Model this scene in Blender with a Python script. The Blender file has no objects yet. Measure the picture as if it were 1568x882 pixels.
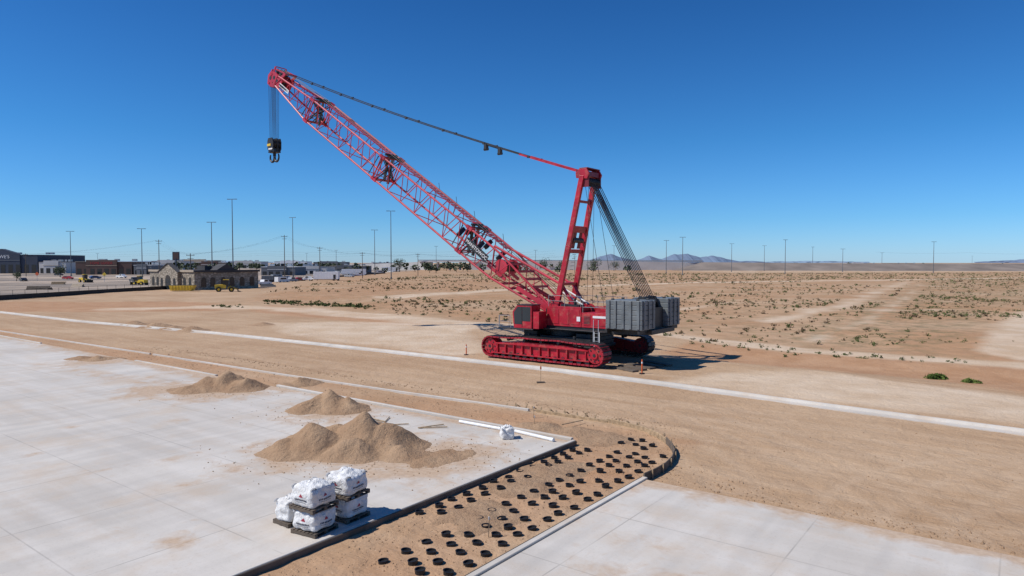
import bpy, math, random
import numpy as np
from mathutils import Vector, Matrix, noise
random.seed(11)
FL=1045.0; H=7.3; CX=784.0; CY=441.0; HZ=402.0
PIT=math.atan((CY-HZ)/FL); cp,sp=math.cos(PIT),math.sin(PIT)
SITE=-math.atan2(0.6,0.8)
def G(px,py,z=0.0):
    r=(px-CX)/FL; u=(CY-py)/FL
    t=(z-H)/(-sp+u*cp)
    return (r*t,(cp+u*sp)*t)
def at(px,d): return ((px-CX)/FL*d, d)
def zy(py,d): return H+(HZ-py)/FL*d
def S(a,b): return (0.8*a+0.6*b, -0.6*a+0.8*b)
def toS(x,y): return (0.8*x-0.6*y, 0.6*x+0.8*y)
scene=bpy.context.scene
COL=scene.collection

# ------------------------------------------------ materials
def newmat(name):
    m=bpy.data.materials.new(name); m.use_nodes=True
    nt=m.node_tree; b=nt.nodes['Principled BSDF']
    return m,nt,b
def L(nt,a,b): nt.links.new(a,b)
def setin(nt,sock,v):
    if isinstance(v,bpy.types.NodeSocket): nt.links.new(v,sock)
    elif isinstance(v,(tuple,list)) and len(v)==3 and sock.type=='RGBA': sock.default_value=(*v,1)
    else: sock.default_value=v
def mixc(nt,f,a,b,mode='MIX'):
    n=nt.nodes.new('ShaderNodeMix'); n.data_type='RGBA'; n.blend_type=mode
    setin(nt,n.inputs[0],f); setin(nt,n.inputs[6],a); setin(nt,n.inputs[7],b)
    return n.outputs[2]
def math_(nt,op,a,b=None,clamp=False):
    n=nt.nodes.new('ShaderNodeMath'); n.operation=op; n.use_clamp=clamp
    setin(nt,n.inputs[0],a)
    if b is not None: setin(nt,n.inputs[1],b)
    return n.outputs[0]
def mapr(nt,v,a,b,c=0.0,d=1.0):
    n=nt.nodes.new('ShaderNodeMapRange'); n.clamp=True
    setin(nt,n.inputs[0],v); n.inputs[1].default_value=a; n.inputs[2].default_value=b
    n.inputs[3].default_value=c; n.inputs[4].default_value=d
    return n.outputs[0]
def nz(nt,co,scale,detail=4,lo=0.35,hi=0.65,rough=0.55,dist=0.0):
    n=nt.nodes.new('ShaderNodeTexNoise'); n.inputs['Scale'].default_value=scale
    n.inputs['Detail'].default_value=min(detail,6); n.inputs['Roughness'].default_value=rough
    n.inputs['Distortion'].default_value=dist
    if co is not None: L(nt,co,n.inputs['Vector'])
    return mapr(nt,n.outputs[0],lo,hi)
def mapping(nt,co,scale=(1,1,1),rot=0.0):
    n=nt.nodes.new('ShaderNodeMapping'); L(nt,co,n.inputs[0])
    n.inputs['Scale'].default_value=scale; n.inputs['Rotation'].default_value=(0,0,rot)
    return n.outputs[0]
def bump(nt,bs,h,strength,dist):
    n=nt.nodes.new('ShaderNodeBump'); n.inputs['Strength'].default_value=strength
    n.inputs['Distance'].default_value=dist; L(nt,h,n.inputs['Height'])
    L(nt,n.outputs[0],bs.inputs['Normal'])
def attr(nt,name):
    n=nt.nodes.new('ShaderNodeAttribute'); n.attribute_name=name; return n.outputs['Fac']
def M(name,col,rough=0.6,var=0.25,scale=3.0,metal=0.0,dirt=0.0,dirtcol=(0.42,0.29,0.18),bmp=0.0,spec=0.5):
    m,nt,b=newmat(name)
    g=nt.nodes.new('ShaderNodeNewGeometry').outputs['Position']
    f=nz(nt,g,scale,4,0.3,0.7)
    dark=tuple(c*(1-var) for c in col); lite=tuple(min(1,c*(1+var*0.5)) for c in col)
    c=mixc(nt,f,dark,lite)
    if dirt>0:
        d=nz(nt,g,scale*2.3,5,0.5,0.72)
        c=mixc(nt,math_(nt,'MULTIPLY',d,dirt),c,dirtcol)
    L(nt,c,b.inputs['Base Color']); b.inputs['Roughness'].default_value=rough
    b.inputs['Metallic'].default_value=metal; b.inputs['Specular IOR Level'].default_value=spec
    if bmp>0: bump(nt,b,nz(nt,g,scale*6,5,0.2,0.8),0.5,bmp)
    return m
RED=M('red_paint',(0.43,0.009,0.026),0.42,0.35,1.2,dirt=0.25)
REDT=M('red_track_paint',(0.37,0.014,0.030),0.5,0.4,2.5,dirt=0.85,dirtcol=(0.08,0.045,0.04))
REDB=M('red_boom_paint',(0.50,0.028,0.052),0.42,0.35,0.8,dirt=0.35,dirtcol=(0.24,0.08,0.07))
BLACK=M('black_steel_and_shaded_shoes',(0.022,0.023,0.025),0.5,0.4,2,dirt=0.3,dirtcol=(0.10,0.08,0.06))
RUB=M('black_plastic',(0.010,0.010,0.011),0.5,0.3,8)
GREYP=M('grey_counterweight_paint',(0.145,0.165,0.175),0.5,0.3,1.5,dirt=0.3,dirtcol=(0.19,0.17,0.14))
ROPE=M('wire_rope',(0.05,0.048,0.05),0.5,0.3,5,metal=0.3)
STEEL=M('galvanised_steel',(0.42,0.43,0.44),0.4,0.2,3,metal=0.6)
GLASS=M('dark_glass',(0.02,0.028,0.035),0.08,0.2,0.5)
WHITE=M('white_paint',(0.78,0.78,0.77),0.5,0.08,2)
YEL=M('yellow_paint',(0.75,0.50,0.03),0.5,0.2,2,dirt=0.3)
WOOD=M('timber',(0.38,0.27,0.16),0.85,0.45,6,dirt=0.3)
WOODG=M('weathered_and_shaded_timber',(0.13,0.10,0.075),0.85,0.4,2)  # weathered wood; on the curved form board its dark tone stands for shade
ORANGE=M('orange_plastic',(0.72,0.13,0.03),0.5,0.15,2)
PVC=M('white_pvc',(0.76,0.77,0.77),0.35,0.06,3,dirt=0.3)
LEAF=M('tree_leaves',(0.045,0.065,0.026),0.8,0.6,0.7)
BARK=M('bark',(0.12,0.085,0.06),0.9,0.4,4)
POLE=M('lamp_pole_grey',(0.13,0.14,0.15),0.5,0.15,1)
STUCCO=M('tan_stucco',(0.40,0.33,0.25),0.9,0.15,0.6)
ROOFD=M('dark_roof_and_shaded_trim',(0.05,0.048,0.05),0.8,0.3,0.6)
CONCW=M('pale_concrete_wall',(0.55,0.53,0.50),0.85,0.15,0.08)
GREYB=M('grey_cladding',(0.13,0.14,0.155),0.7,0.2,0.1)
BROWNB=M('brown_cladding',(0.10,0.06,0.05),0.8,0.25,0.1)
SLATE=M('slate_blue_cladding',(0.04,0.052,0.08),0.7,0.25,0.1)
DRED=M('dark_and_shaded_red_paint',(0.18,0.009,0.018),0.5)  # mast head colour; on the far track frame it stands for shade

def stone_mat():
    m,nt,b=newmat('stone_facade')
    g=nt.nodes.new('ShaderNodeTexCoord').outputs['Object']
    v=nt.nodes.new('ShaderNodeTexVoronoi'); v.inputs['Scale'].default_value=1.4
    L(nt,mapping(nt,g,(1,1,2)),v.inputs['Vector'])
    c=mixc(nt,mapr(nt,v.outputs['Color'],0,1),(0.24,0.20,0.15),(0.46,0.40,0.32))
    e=mapr(nt,v.outputs['Distance'],0.35,0.6)
    c=mixc(nt,e,c,(0.20,0.17,0.13)); L(nt,c,b.inputs['Base Color']); b.inputs['Roughness'].default_value=0.9
    return m
STONE=stone_mat()
def bag_mat():
    m,nt,b=newmat('woven_bag_white')
    g=nt.nodes.new('ShaderNodeNewGeometry').outputs['Position']
    c=mixc(nt,nz(nt,g,7,4),(0.64,0.635,0.62),(0.78,0.775,0.76))
    c=mixc(nt,math_(nt,'MULTIPLY',nz(nt,g,3,5,0.5,0.75),0.35),c,(0.50,0.42,0.33))
    L(nt,c,b.inputs['Base Color']); b.inputs['Roughness'].default_value=0.65
    bump(nt,b,nz(nt,g,16,4,0.2,0.8,dist=1.0),0.8,0.03)
    return m
BAG=bag_mat()

# ------------------------------------------------ mesh builder
class MB:
    def __init__(s): s.v=[]; s.f=[]; s.m=[]
    def add(s,vs,fs,mi=0):
        o=len(s.v); s.v.extend([tuple(v) for v in vs])
        for f in fs: s.f.append(tuple(i+o for i in f)); s.m.append(mi)
    def box(s,c,d,mi=0,rz=0.0,top=1.0):
        x,y,z=d[0]/2,d[1]/2,d[2]/2; cr,sr=math.cos(rz),math.sin(rz); vs=[]
        for dz,k in ((-z,1.0),(z,top)):
            for dx,dy in ((-x,-y),(x,-y),(x,y),(-x,y)):
                dx*=k; dy*=k
                vs.append((c[0]+dx*cr-dy*sr,c[1]+dx*sr+dy*cr,c[2]+dz))
        s.add(vs,[(3,2,1,0),(4,5,6,7),(0,1,5,4),(1,2,6,5),(2,3,7,6),(3,0,4,7)],mi)
    def b2(s,x0,x1,y0,y1,z0,z1,mi=0): s.box(((x0+x1)/2,(y0+y1)/2,(z0+z1)/2),(abs(x1-x0),abs(y1-y0),abs(z1-z0)),mi)
    def beam(s,p,q,r,mi=0,n=6,r2=None):
        p=Vector(p); q=Vector(q); d=q-p
        if d.length<1e-6: return
        d.normalize(); a=d.orthogonal().normalized(); b=d.cross(a); r2=r if r2 is None else r2
        vs=[]
        for pt,rr in ((p,r),(q,r2)):
            for i in range(n):
                t=2*math.pi*i/n+math.pi/n; vs.append(pt+(a*math.cos(t)+b*math.sin(t))*rr)
        fs=[(i,(i+1)%n,n+(i+1)%n,n+i) for i in range(n)]
        fs.append(tuple(range(n-1,-1,-1))); fs.append(tuple(range(n,2*n)))
        s.add(vs,fs,mi)
    def rbeam(s,p,q,w,h,mi=0,side=(0,1,0)):
        p=Vector(p); q=Vector(q); d=(q-p).normalized(); a=Vector(side); a=(a-d*a.dot(d))
        if a.length<1e-4: a=d.orthogonal()
        a.normalize(); b=d.cross(a)
        vs=[pt+a*sx*w/2+b*sy*h/2 for pt in (p,q) for sx,sy in ((-1,-1),(1,-1),(1,1),(-1,1))]
        s.add(vs,[(3,2,1,0),(4,5,6,7),(0,1,5,4),(1,2,6,5),(2,3,7,6),(3,0,4,7)],mi)
    def prism(s,poly,y0,y1,mi=0):
        n=len(poly); vs=[(x,y0,z) for x,z in poly]+[(x,y1,z) for x,z in poly]
        fs=[(i,(i+1)%n,n+(i+1)%n,n+i) for i in range(n)]+[tuple(range(n-1,-1,-1)),tuple(range(n,2*n))]
        s.add(vs,fs,mi)
    def out(s,name,mats,parent=None,loc=(0,0,0),rz=0.0,smooth=False,bevel=0.0):
        me=bpy.data.meshes.new(name); me.from_pydata(s.v,[],s.f); me.update()
        for m in mats: me.materials.append(m)
        me.polygons.foreach_set('material_index',s.m)
        if smooth: me.polygons.foreach_set('use_smooth',[True]*len(me.polygons))
        o=bpy.data.objects.new(name,me); COL.objects.link(o); o.location=loc; o.rotation_euler=(0,0,rz)
        if parent: o.parent=parent
        if bevel>0:
            bv=o.modifiers.new('bevel','BEVEL'); bv.width=bevel; bv.segments=2; bv.limit_method='ANGLE'
        me.validate()
        return o
def empty(name,loc=(0,0,0),rz=0.0):
    o=bpy.data.objects.new(name,None); COL.objects.link(o); o.location=loc; o.rotation_euler=(0,0,rz); return o

# ------------------------------------------------ ground
def gz(x,y):
    a,b=toS(x,y); d=math.hypot(x,y)
    z=0.022*noise.noise(Vector((x*0.9,y*0.9,0)))-0.02
    if b>22.5:
        z+=0.035*noise.noise(Vector((a*0.25,b*1.1,3)))
    if d<60 and b>20.9:
        z+=0.022*noise.noise(Vector((x*1.7,y*1.7,6)))
        z+=0.09*max(0,noise.noise(Vector((a*0.6,b*0.3,2)))+.25)*math.exp(-((b-(28.4+.4*noise.noise(Vector((a*.2,0,0)))))/0.28)**2)*(1 if a<-8 else 0)
        z+=0.07*max(0,noise.noise(Vector((a*0.7,0,2)))+.3)*math.exp(-((b-21.25)/0.22)**2)*(1 if a>-9.5 else 0)
        z+=0.05*max(0,noise.noise(Vector((a*0.4,5,2)))+.2)*math.exp(-((b-35.6)/0.3)**2)
    if -14.2<a<-10.15 and b<27: z+=0.035*noise.noise(Vector((x*2.2,y*2.2,9)))+.03*noise.noise(Vector((x*.8,y*.8,9)))
    if b>57:
        k=min(1,(b-57)/12.0); z+=k*(0.25*noise.noise(Vector((x*0.05,y*0.05,5)))+0.1*noise.noise(Vector((x*0.3,y*0.3,7)))+0.15)
        if d>700: z*=max(0,1-(d-700)/300)
    if 49<b<57 and a>-34: z-=0.25*math.sin((b-49)/8*math.pi)*min(1,(a+34)/10)
    return z
def build_ground():
    rs=[0.0]; r=1.2
    while r<16000: rs.append(r); r*=(1.0095 if 18<r<60 else 1.016)
    angs=[]; t=-180.0
    while t<180-1e-6:
        angs.append(math.radians(t)); t+= 0.4 if -52<=t<52 else 4.0
    na=len(angs); R=len(rs)
    vs=[(0,0,gz(0,0))]
    for r in rs[1:]:
        for t in angs:
            x=r*math.sin(t); y=r*math.cos(t); vs.append((x,y,gz(x,y) if r<1100 else 0.0))
    fs=[]
    for j in range(na): fs.append((0,1+(j+1)%na,1+j))
    for i in range(1,R-1):
        o=1+(i-1)*na; p=o+na
        for j in range(na):
            k=(j+1)%na; fs.append((o+j,o+k,p+k,p+j))
    me=bpy.data.meshes.new('ground'); me.from_pydata(vs,[],fs); me.update()
    me.polygons.foreach_set('use_smooth',[True]*len(fs))
    V=np.array(vs)[:,:2]; D=np.hypot(V[:,0],V[:,1])
    def segd(A,B):
        d=B-A; t=np.clip(((V-A)@d)/(d@d+1e-9),0,1); return np.hypot(*(V-(A+t[:,None]*d)).T)
    def polysd(pts):
        P=np.array([G(*p) for p in pts]); n=len(P)
        ins=np.zeros(len(V),bool); dm=np.full(len(V),1e9)
        for i in range(n):
            A=P[i]; B=P[(i+1)%n]
            c=((A[1]>V[:,1])!=(B[1]>V[:,1]))
            with np.errstate(divide='ignore',invalid='ignore'):
                xi=(B[0]-A[0])*(V[:,1]-A[1])/(B[1]-A[1]+1e-12)+A[0]
            ins^=(c&(V[:,0]<xi)); dm=np.minimum(dm,segd(A,B))
        return np.where(ins,dm,-dm)
    def smoothpts(P,it=2):
        for _ in range(it):
            Q=[P[0]]
            for A,B in zip(P,P[1:]): Q+= [A*.75+B*.25, A*.25+B*.75]
            Q.append(P[-1]); P=Q
        return P
    def line(pts,w):
        P=[np.array(G(*p)) for p in pts]; dm=np.full(len(V),1e9)
        for A,B in zip(P,P[1:]): dm=np.minimum(dm,segd(A,B))
        return w-dm
    def twin(pts,half,w):
        P=smoothpts([np.array(G(*p)) for p in pts]); dm=np.full(len(V),1e9)
        for A,B in zip(P,P[1:]): dm=np.minimum(dm,segd(A,B))
        return w-np.abs(dm-half)
    def soft(sd,s=0.012,s0=0.5): 
        w=s0+D*s; return np.clip(0.5+sd/(2*w),0,1)
    mx=np.maximum
    field=soft(polysd([(340,468),(420,464),(560,477),(700,487),(760,497),(900,506),(1060,519),(1200,532),(1400,546),(1750,569),(1750,411),(600,411),(480,432)]))
    light=soft(line([(180,473),(330,470),(430,473),(600,487),(760,500)],3.0))
    light=mx(light,soft(line([(600,456),(700,449),(830,441),(1080,433),(1300,430),(1568,426),(1750,424)],4),0.01))
    light=mx(light,soft(line([(1000,512),(1060,519),(1200,534),(1400,548),(1750,572)],1.5)))
    light=mx(light,soft(line([(1180,492),(1290,470),(1350,445),(1390,432)],2.0))*0.75)
    light=mx(light,soft(line([(1040,475),(1150,458),(1300,444),(1450,438)],1.2),.008)*0.5)
    light=mx(light,soft(line([(1240,522),(1330,492),(1385,458),(1410,434)],.9),.008)*0.6)
    light=mx(light,soft(line([(1060,500),(1250,480),(1480,474),(1700,490)],.8),.008)*0.45)
    light=mx(light,soft(polysd([(1490,540),(1530,500),(1568,478),(1750,470),(1750,560),(1560,552)])))
    light=mx(light,soft(polysd([(400,494),(560,492),(720,500),(745,535),(700,545),(600,534),(440,514)]))*0.85)
    light=mx(light,soft(polysd([(1000,585),(1100,570),(1250,566),(1750,635),(1750,675),(1200,608)]))*0.8)
    light=mx(light,soft(polysd([(1020,413),(1750,405),(1750,416),(1100,418)]),0.005)*0.5)
    org=soft(polysd([(1000,536),(1060,523),(1200,539),(1400,552),(1750,578),(1750,632),(1560,598),(1400,576),(1100,550)]))
    org=mx(org,soft(polysd([(-200,462),(290,462),(410,480),(620,500),(700,498),(520,478),(420,468),(330,476),(-200,480)]))*0.95)
    org=mx(org,soft(polysd([(400,452),(700,430),(850,424),(850,436),(600,452),(480,462)]))*0.55)
    A=0.8*V[:,0]-0.6*V[:,1]; Bc=0.6*V[:,0]+0.8*V[:,1]
    strip=np.clip((27.4-Bc)/0.8,0,1)*np.clip((Bc-3)/0.8,0,1)*np.clip((-9-A)/2,0,1)
    org=mx(org,strip*0.55)
    town=soft(polysd([(-400,458),(0,456),(290,440),(420,433),(520,424),(640,414),(640,403.2),(-400,403.2)]),0.01)
    scrub=soft(polysd([(1180,520),(1290,470),(1360,440),(1430,425),(1750,425),(1750,440),(1520,475),(1500,520),(1400,542)]),0.03)*.8
    scrub=mx(scrub,soft(line([(700,424),(900,420),(1200,418),(1568,420)],30),0.03)*0.8)
    scrub=mx(scrub,field*0.33)
    scrub=mx(scrub,soft(line([(420,464),(500,467),(560,472)],1.5),0.01)*0.8)
    tr=np.zeros(len(V))
    for pts,h_,amp in (([(1040,625),(1150,665),(1300,730),(1420,800),(1500,882)],.9,1),([(1100,625),(1280,670),(1430,705),(1600,770)],.95,.9),([(1620,705),(1450,715),(1330,745),(1290,800)],.85,.9),
                   ([(1060,690),(1130,735),(1260,768),(1400,790),(1600,800)],.9,.8),([(420,545),(600,580),(800,612),(1000,640),(1200,690),(1450,770)],.95,.8),([(150,520),(400,545),(700,585),(1000,622),(1300,668),(1600,730)],.9,.8),
                   ([(60,500),(300,530),(600,572),(900,606),(1200,640),(1600,700)],1.0,.7),([(480,560),(680,596),(850,620),(1010,650),(1080,700),(1120,742)],.8,.8),
                   ([(430,500),(600,520),(800,560),(950,575),(1200,590),(1500,620)],1.0,.7),([(1030,560),(1200,575),(1400,600),(1600,640)],1.2,.7),([(1380,830),(1440,760),(1560,720),(1700,700)],.8,.9)):
        tr=mx(tr,soft(twin(pts,h_,.10),0.003,.14)*amp)
    for nme,arr in (('field',field),('light',light),('orange',org),('town',town),('scrub',scrub),('tracks',tr)):
        at_=me.attributes.new(nme,'FLOAT','POINT'); at_.data.foreach_set('value',arr.astype(np.float32))
    o=bpy.data.objects.new('ground',me); COL.objects.link(o)
    m,nt,b=newmat('desert_dirt')
    g=nt.nodes.new('ShaderNodeNewGeometry').outputs['Position']
    s=mapping(nt,g,(1,1,1),-SITE)
    st=mapping(nt,s,(0.10,0.8,1))
    st2=mapping(nt,s,(0.35,2.2,1),0.12)
    c=mixc(nt,nz(nt,g,0.09,5,0.35,0.65),(0.375,0.240,0.140),(0.465,0.320,0.200))
    c=mixc(nt,math_(nt,'MULTIPLY',nz(nt,st,1.0,5,0.45,0.7,dist=0.8),0.45),c,(0.54,0.395,0.265))
    c=mixc(nt,math_(nt,'MULTIPLY',nz(nt,st2,1.0,4,0.5,0.75,dist=1.2),0.18),c,(0.30,0.185,0.11))
    c=mixc(nt,math_(nt,'MULTIPLY',nz(nt,g,0.28,6,0.5,0.68,0.65),0.30),c,(0.32,0.205,0.125))
    trf=math_(nt,'MULTIPLY',attr(nt,'tracks'),nz(nt,g,0.5,4,0.32,0.55))
    c=mixc(nt,math_(nt,'MULTIPLY',trf,0.42),c,(0.58,0.44,0.31))
    fld=mixc(nt,nz(nt,g,0.06,5,0.4,0.62),(0.42,0.245,0.135),(0.475,0.320,0.200))
    fld=mixc(nt,math_(nt,'MULTIPLY',nz(nt,g,0.35,6,0.48,0.62),0.4),fld,(0.29,0.175,0.095))
    j=nz(nt,g,0.12,5,0.3,0.7)
    def jit(a):
        v=math_(nt,'ADD',attr(nt,a),math_(nt,'MULTIPLY',math_(nt,'SUBTRACT',j,0.5),0.6))
        return mapr(nt,v,0.25,0.75)
    c=mixc(nt,attr(nt,'field'),c,fld)
    gr=math_(nt,'MULTIPLY',nz(nt,g,0.45,6,0.46,0.58,0.7),attr(nt,'scrub'))
    c=mixc(nt,math_(nt,'MULTIPLY',jit('orange'),0.70),c,mixc(nt,nz(nt,g,0.4,5),(0.35,0.175,0.085),(0.44,0.25,0.14)))
    c=mixc(nt,math_(nt,'MULTIPLY',gr,0.75),c,(0.15,0.135,0.065))
    c=mixc(nt,math_(nt,'MULTIPLY',jit('light'),0.75),c,mixc(nt,nz(nt,g,0.25,5),(0.52,0.385,0.26),(0.65,0.53,0.40)))
    tw=mixc(nt,nz(nt,g,0.02,5,0.42,0.58),(0.20,0.17,0.145),(0.44,0.35,0.27))
    c=mixc(nt,attr(nt,'town'),c,tw)
    c=mixc(nt,math_(nt,'MULTIPLY',nz(nt,g,9.0,5,0.52,0.72,0.75),0.40),c,(0.22,0.14,0.085))
    c=mixc(nt,math_(nt,'MULTIPLY',nz(nt,g,16.0,3,0.60,0.72,0.7),0.5),c,(0.60,0.48,0.36))
    L(nt,c,b.inputs['Base Color']); b.inputs['Roughness'].default_value=0.95; b.inputs['Specular IOR Level'].default_value=0.15
    h=math_(nt,'ADD',nz(nt,g,1.6,6,0.2,0.8,0.65,0.5),math_(nt,'MULTIPLY',nz(nt,st2,2.0,4,0.2,0.8),0.25))
    h=math_(nt,'ADD',h,math_(nt,'MULTIPLY',trf,-0.35))
    bump(nt,b,h,0.6,0.11)
    me.materials.append(m)
build_ground()

# ------------------------------------------------ concrete
PILES=[(*G(470,700),2.6),(*G(585,700),3.0),(*G(700,700),2.2),(*G(500,634),2.6),(*G(345,602),3.0),(*G(250,600),2.4),(*G(150,555),2.4),(*G(640,720),2.2),(*G(640,800),0.6),(*G(270,835),0.5)]
def concrete_mat(name,lines=True):
    m,nt,b=newmat(name)
    g=nt.nodes.new('ShaderNodeTexCoord').outputs['Object']
    c=mixc(nt,nz(nt,g,0.18,5,0.35,0.65),(0.465,0.425,0.375),(0.58,0.54,0.485))
    c=mixc(nt,math_(nt,'MULTIPLY',nz(nt,mapping(nt,g,(0.08,1.3,1)),1.0,5,0.45,0.7),0.5),c,(0.63,0.59,0.54))
    c=mixc(nt,math_(nt,'MULTIPLY',nz(nt,mapping(nt,g,(1.6,0.12,1)),1.0,5,0.45,0.7),0.40),c,(0.39,0.365,0.335))
    c=mixc(nt,math_(nt,'MULTIPLY',nz(nt,g,0.4,6,0.48,0.68,0.7),0.5),c,(0.50,0.39,0.285))
    c=mixc(nt,math_(nt,'MULTIPLY',nz(nt,g,14,3,0.55,0.75,0.7),0.25),c,(0.30,0.26,0.22))
    if lines:
        sx=nt.nodes.new('ShaderNodeSeparateXYZ'); L(nt,g,sx.inputs[0])
        js=[]
        for out,per,off,w in ((0,4.2,0.3,0.026),(1,3.6,0.9,0.026)):
            v=math_(nt,'FRACT',math_(nt,'DIVIDE',math_(nt,'ADD',sx.outputs[out],1000*per+off),per))
            v=math_(nt,'ABSOLUTE',math_(nt,'SUBTRACT',v,0.5))
            js.append(mapr(nt,v,0.5-w/per,0.5-w*0.4/per))
        jj=math_(nt,'MAXIMUM',js[0],js[1])
        jj=math_(nt,'MULTIPLY',jj,nz(nt,g,0.5,4,0.35,0.6))
        c=mixc(nt,math_(nt,'MULTIPLY',jj,0.5),c,(0.22,0.20,0.175))
    d=attr(nt,'dirt')
    nn=nz(nt,g,0.9,6,0.25,0.75,0.65,0.4)
    dd=mapr(nt,math_(nt,'ADD',d,math_(nt,'MULTIPLY',nn,0.8)),0.75,1.12)
    c=mixc(nt,math_(nt,'MULTIPLY',dd,0.8),c,mixc(nt,nz(nt,g,6,4),(0.40,0.265,0.165),(0.50,0.36,0.24)))
    L(nt,c,b.inputs['Base Color']); b.inputs['Roughness'].default_value=0.85; b.inputs['Specular IOR Level'].default_value=0.2
    bump(nt,b,nz(nt,g,5,5,0.2,0.8),0.25,0.01)
    return m
CONC=concrete_mat('slab_concrete'); CONCP=concrete_mat('kerb_concrete',False)
def slab(name,a0,a1,b0,b1,top,step,dirtf):
    na=int((a1-a0)/step); nb=int((b1-b0)/step)
    vs=[];dv=[]
    for i in range(na+1):
        for k in range(nb+1):
            a=a0+(a1-a0)*i/na; b=b0+(b1-b0)*k/nb; vs.append((a,b,top)); dv.append(dirtf(a,b))
    fs=[]
    for i in range(na):
        for k in range(nb):
            o=i*(nb+1)+k; fs.append((o,o+nb+1,o+nb+2,o+1))
    n=len(vs)
    for a,b in ((a0,b0),(a1,b0),(a1,b1),(a0,b1)):
        vs.append((a,b,top)); vs.append((a,b,-0.3)); dv+= [0.4,0.6]
    for i in range(4):
        j=(i+1)%4; fs.append((n+2*i,n+2*i+1,n+2*j+1,n+2*j))
    me=bpy.data.meshes.new(name); me.from_pydata(vs,[],fs); me.update(); me.materials.append(CONC)
    t=me.attributes.new('dirt','FLOAT','POINT'); t.data.foreach_set('value',dv)
    o=bpy.data.objects.new(name,me); COL.objects.link(o); o.rotation_euler=(0,0,SITE)
STREAK=[(G(130,728),G(290,702),.5,.5),(G(40,700),G(180,690),.4,.4),(G(300,790),G(240,850),.25,.45),(G(560,740),G(700,720),.8,.6),(G(60,560),G(230,590),1.2,.5),(G(380,640),G(60,660),.5,.35),(G(620,680),G(780,690),.5,.55),(G(420,700),G(300,740),.6,.5)]
def dirtA(a,b):
    x,y=S(a,b); d=0.12
    for px,py,r in PILES:
        q=math.hypot((x-px),(y-py))/r; d=max(d,0.85*math.exp(-(q*q)*0.7))
    for p,q,w,am in STREAK:
        dx,dy=q[0]-p[0],q[1]-p[1]; t=max(0,min(1,((x-p[0])*dx+(y-p[1])*dy)/(dx*dx+dy*dy)))
        r=math.hypot(x-p[0]-dx*t,y-p[1]-dy*t)/w; d=max(d,am*math.exp(-r*r*.5))
    d=max(d,0.8*math.exp(-((23.3-b)/0.8)**2))
    if a<-33: d=max(d,0.7*math.exp(-((23.3-b)/1.8)**2))
    d+=0.16*noise.noise(Vector((x*0.12,y*0.12,2)))
    return d
def dirtB(a,b):
    x,y=S(a,b); return max(0.15,0.85*math.exp(-((20.6-b)/0.7)**2))+0.4*max(0,noise.noise(Vector((x*0.2,y*0.2,9))))
slab('concrete_slab',-140,-14.45,-25,23.25,0.10,0.5,dirtA)
slab('concrete_slab',-9.85,50,-25,20.6,0.10,0.5,dirtB)
def kerb(name,pts,w,z1,mat,z0=-0.2,profile=None,loc_site=True):
    mb=MB(); P=[Vector((*p,0)) for p in pts]
    prof=profile or [(-w/2,z0),(w/2,z0),(w/2,z1-0.015),(w/2-0.015,z1),(-w/2+0.015,z1),(-w/2,z1-0.015)]
    rings=[]
    for i,p in enumerate(P):
        d=(P[min(i+1,len(P)-1)]-P[max(i-1,0)]).normalized(); nrm=Vector((d.y,-d.x,0))
        rings.append([p+nrm*q[0]+Vector((0,0,q[1])) for q in prof])
    n=len(prof); vs=[v for r in rings for v in r]; fs=[]
    for i in range(len(P)-1):
        for k in range(n):
            kk=(k+1)%n; fs.append((i*n+k,i*n+kk,(i+1)*n+kk,(i+1)*n+k))
    fs.append(tuple(range(n))); fs.append(tuple(range((len(P)-1)*n,len(P)*n))[::-1])
    mb.add(vs,fs); o=mb.out(name,[mat],rz=SITE if loc_site else 0.0)
    return o
kerb('planter_kerb',[(-14.36,-10),(-14.36,23.3)],0.15,0.16,CONCP)
kerb('planter_kerb',[(-9.97,-10),(-9.97,20.7)],0.18,0.15,CONCP)
kerb('slab_edge_kerb',[(-14.5,23.40),(-34.6,23.40)],0.18,0.20,CONCP)
kerb('slab_edge_kerb',[(-41,23.3),(-52,23.3)],0.18,0.16,CONCP)
kerb('slab_edge_kerb',[(-70,23.3),(-140,23.3)],0.18,0.16,CONCP)
kerb('form_board',[(-14.245,-10),(-14.245,23.3)],0.045,0.150,WOODG)
kerb('form_board',[(-10.10,-10),(-10.10,20.7)],0.045,0.13,WOODG)
cur=[(-10.02,20.72),(-9.95,21.5),(-9.96,22.3),(-10.1,23.2),(-10.4,24.1),(-10.85,24.9),(-11.4,25.6)]
cur2=[(-11.42,25.62),(-12.1,26.3),(-13.0,26.85),(-14.0,27.15),(-15,27.3)]
kerb('curved_form_board',cur,0.05,0.26,WOODG)  # shade of the outer face put into the timber colour
kerb('curved_form_board',cur2,0.05,0.20,WOOD)
kerb('straight_form_board',[(-15.02,27.3),(-19,27.3)],0.05,0.12,WOOD)
kerb('concrete_edge_strip',[(-19.4,27.25),(-28,26.7),(-38,26.3),(-55,26.0)],0.14,0.09,CONCP)
kerb('concrete_edge_strip',[(-55.5,26.0),(-70,25.6),(-95,25)],0.14,0.09,CONCP)
mb=MB()
for i in range(15):
    a=-13.6-i*0.52+random.uniform(-.12,.12)
    h=random.uniform(.12,.28); l=random.uniform(-.12,.12)
    mb.rbeam((a,27.42,0),(a+l,27.45,h),0.03,0.07)
    if i%2: mb.rbeam((a,27.75,0),(a,27.45,h*.9),0.03,0.07)
for cc_ in (cur,cur2):
    for p,q in zip(cc_,cc_[1:]):
        x=(p[0]+q[0])/2; y=(p[1]+q[1])/2
        mb.rbeam((x+0.07,y+0.05,-.05),(x+0.07,y+0.05,0.29),0.03,0.04)
mb.out('form_stakes',[WOOD],rz=SITE)
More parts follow.
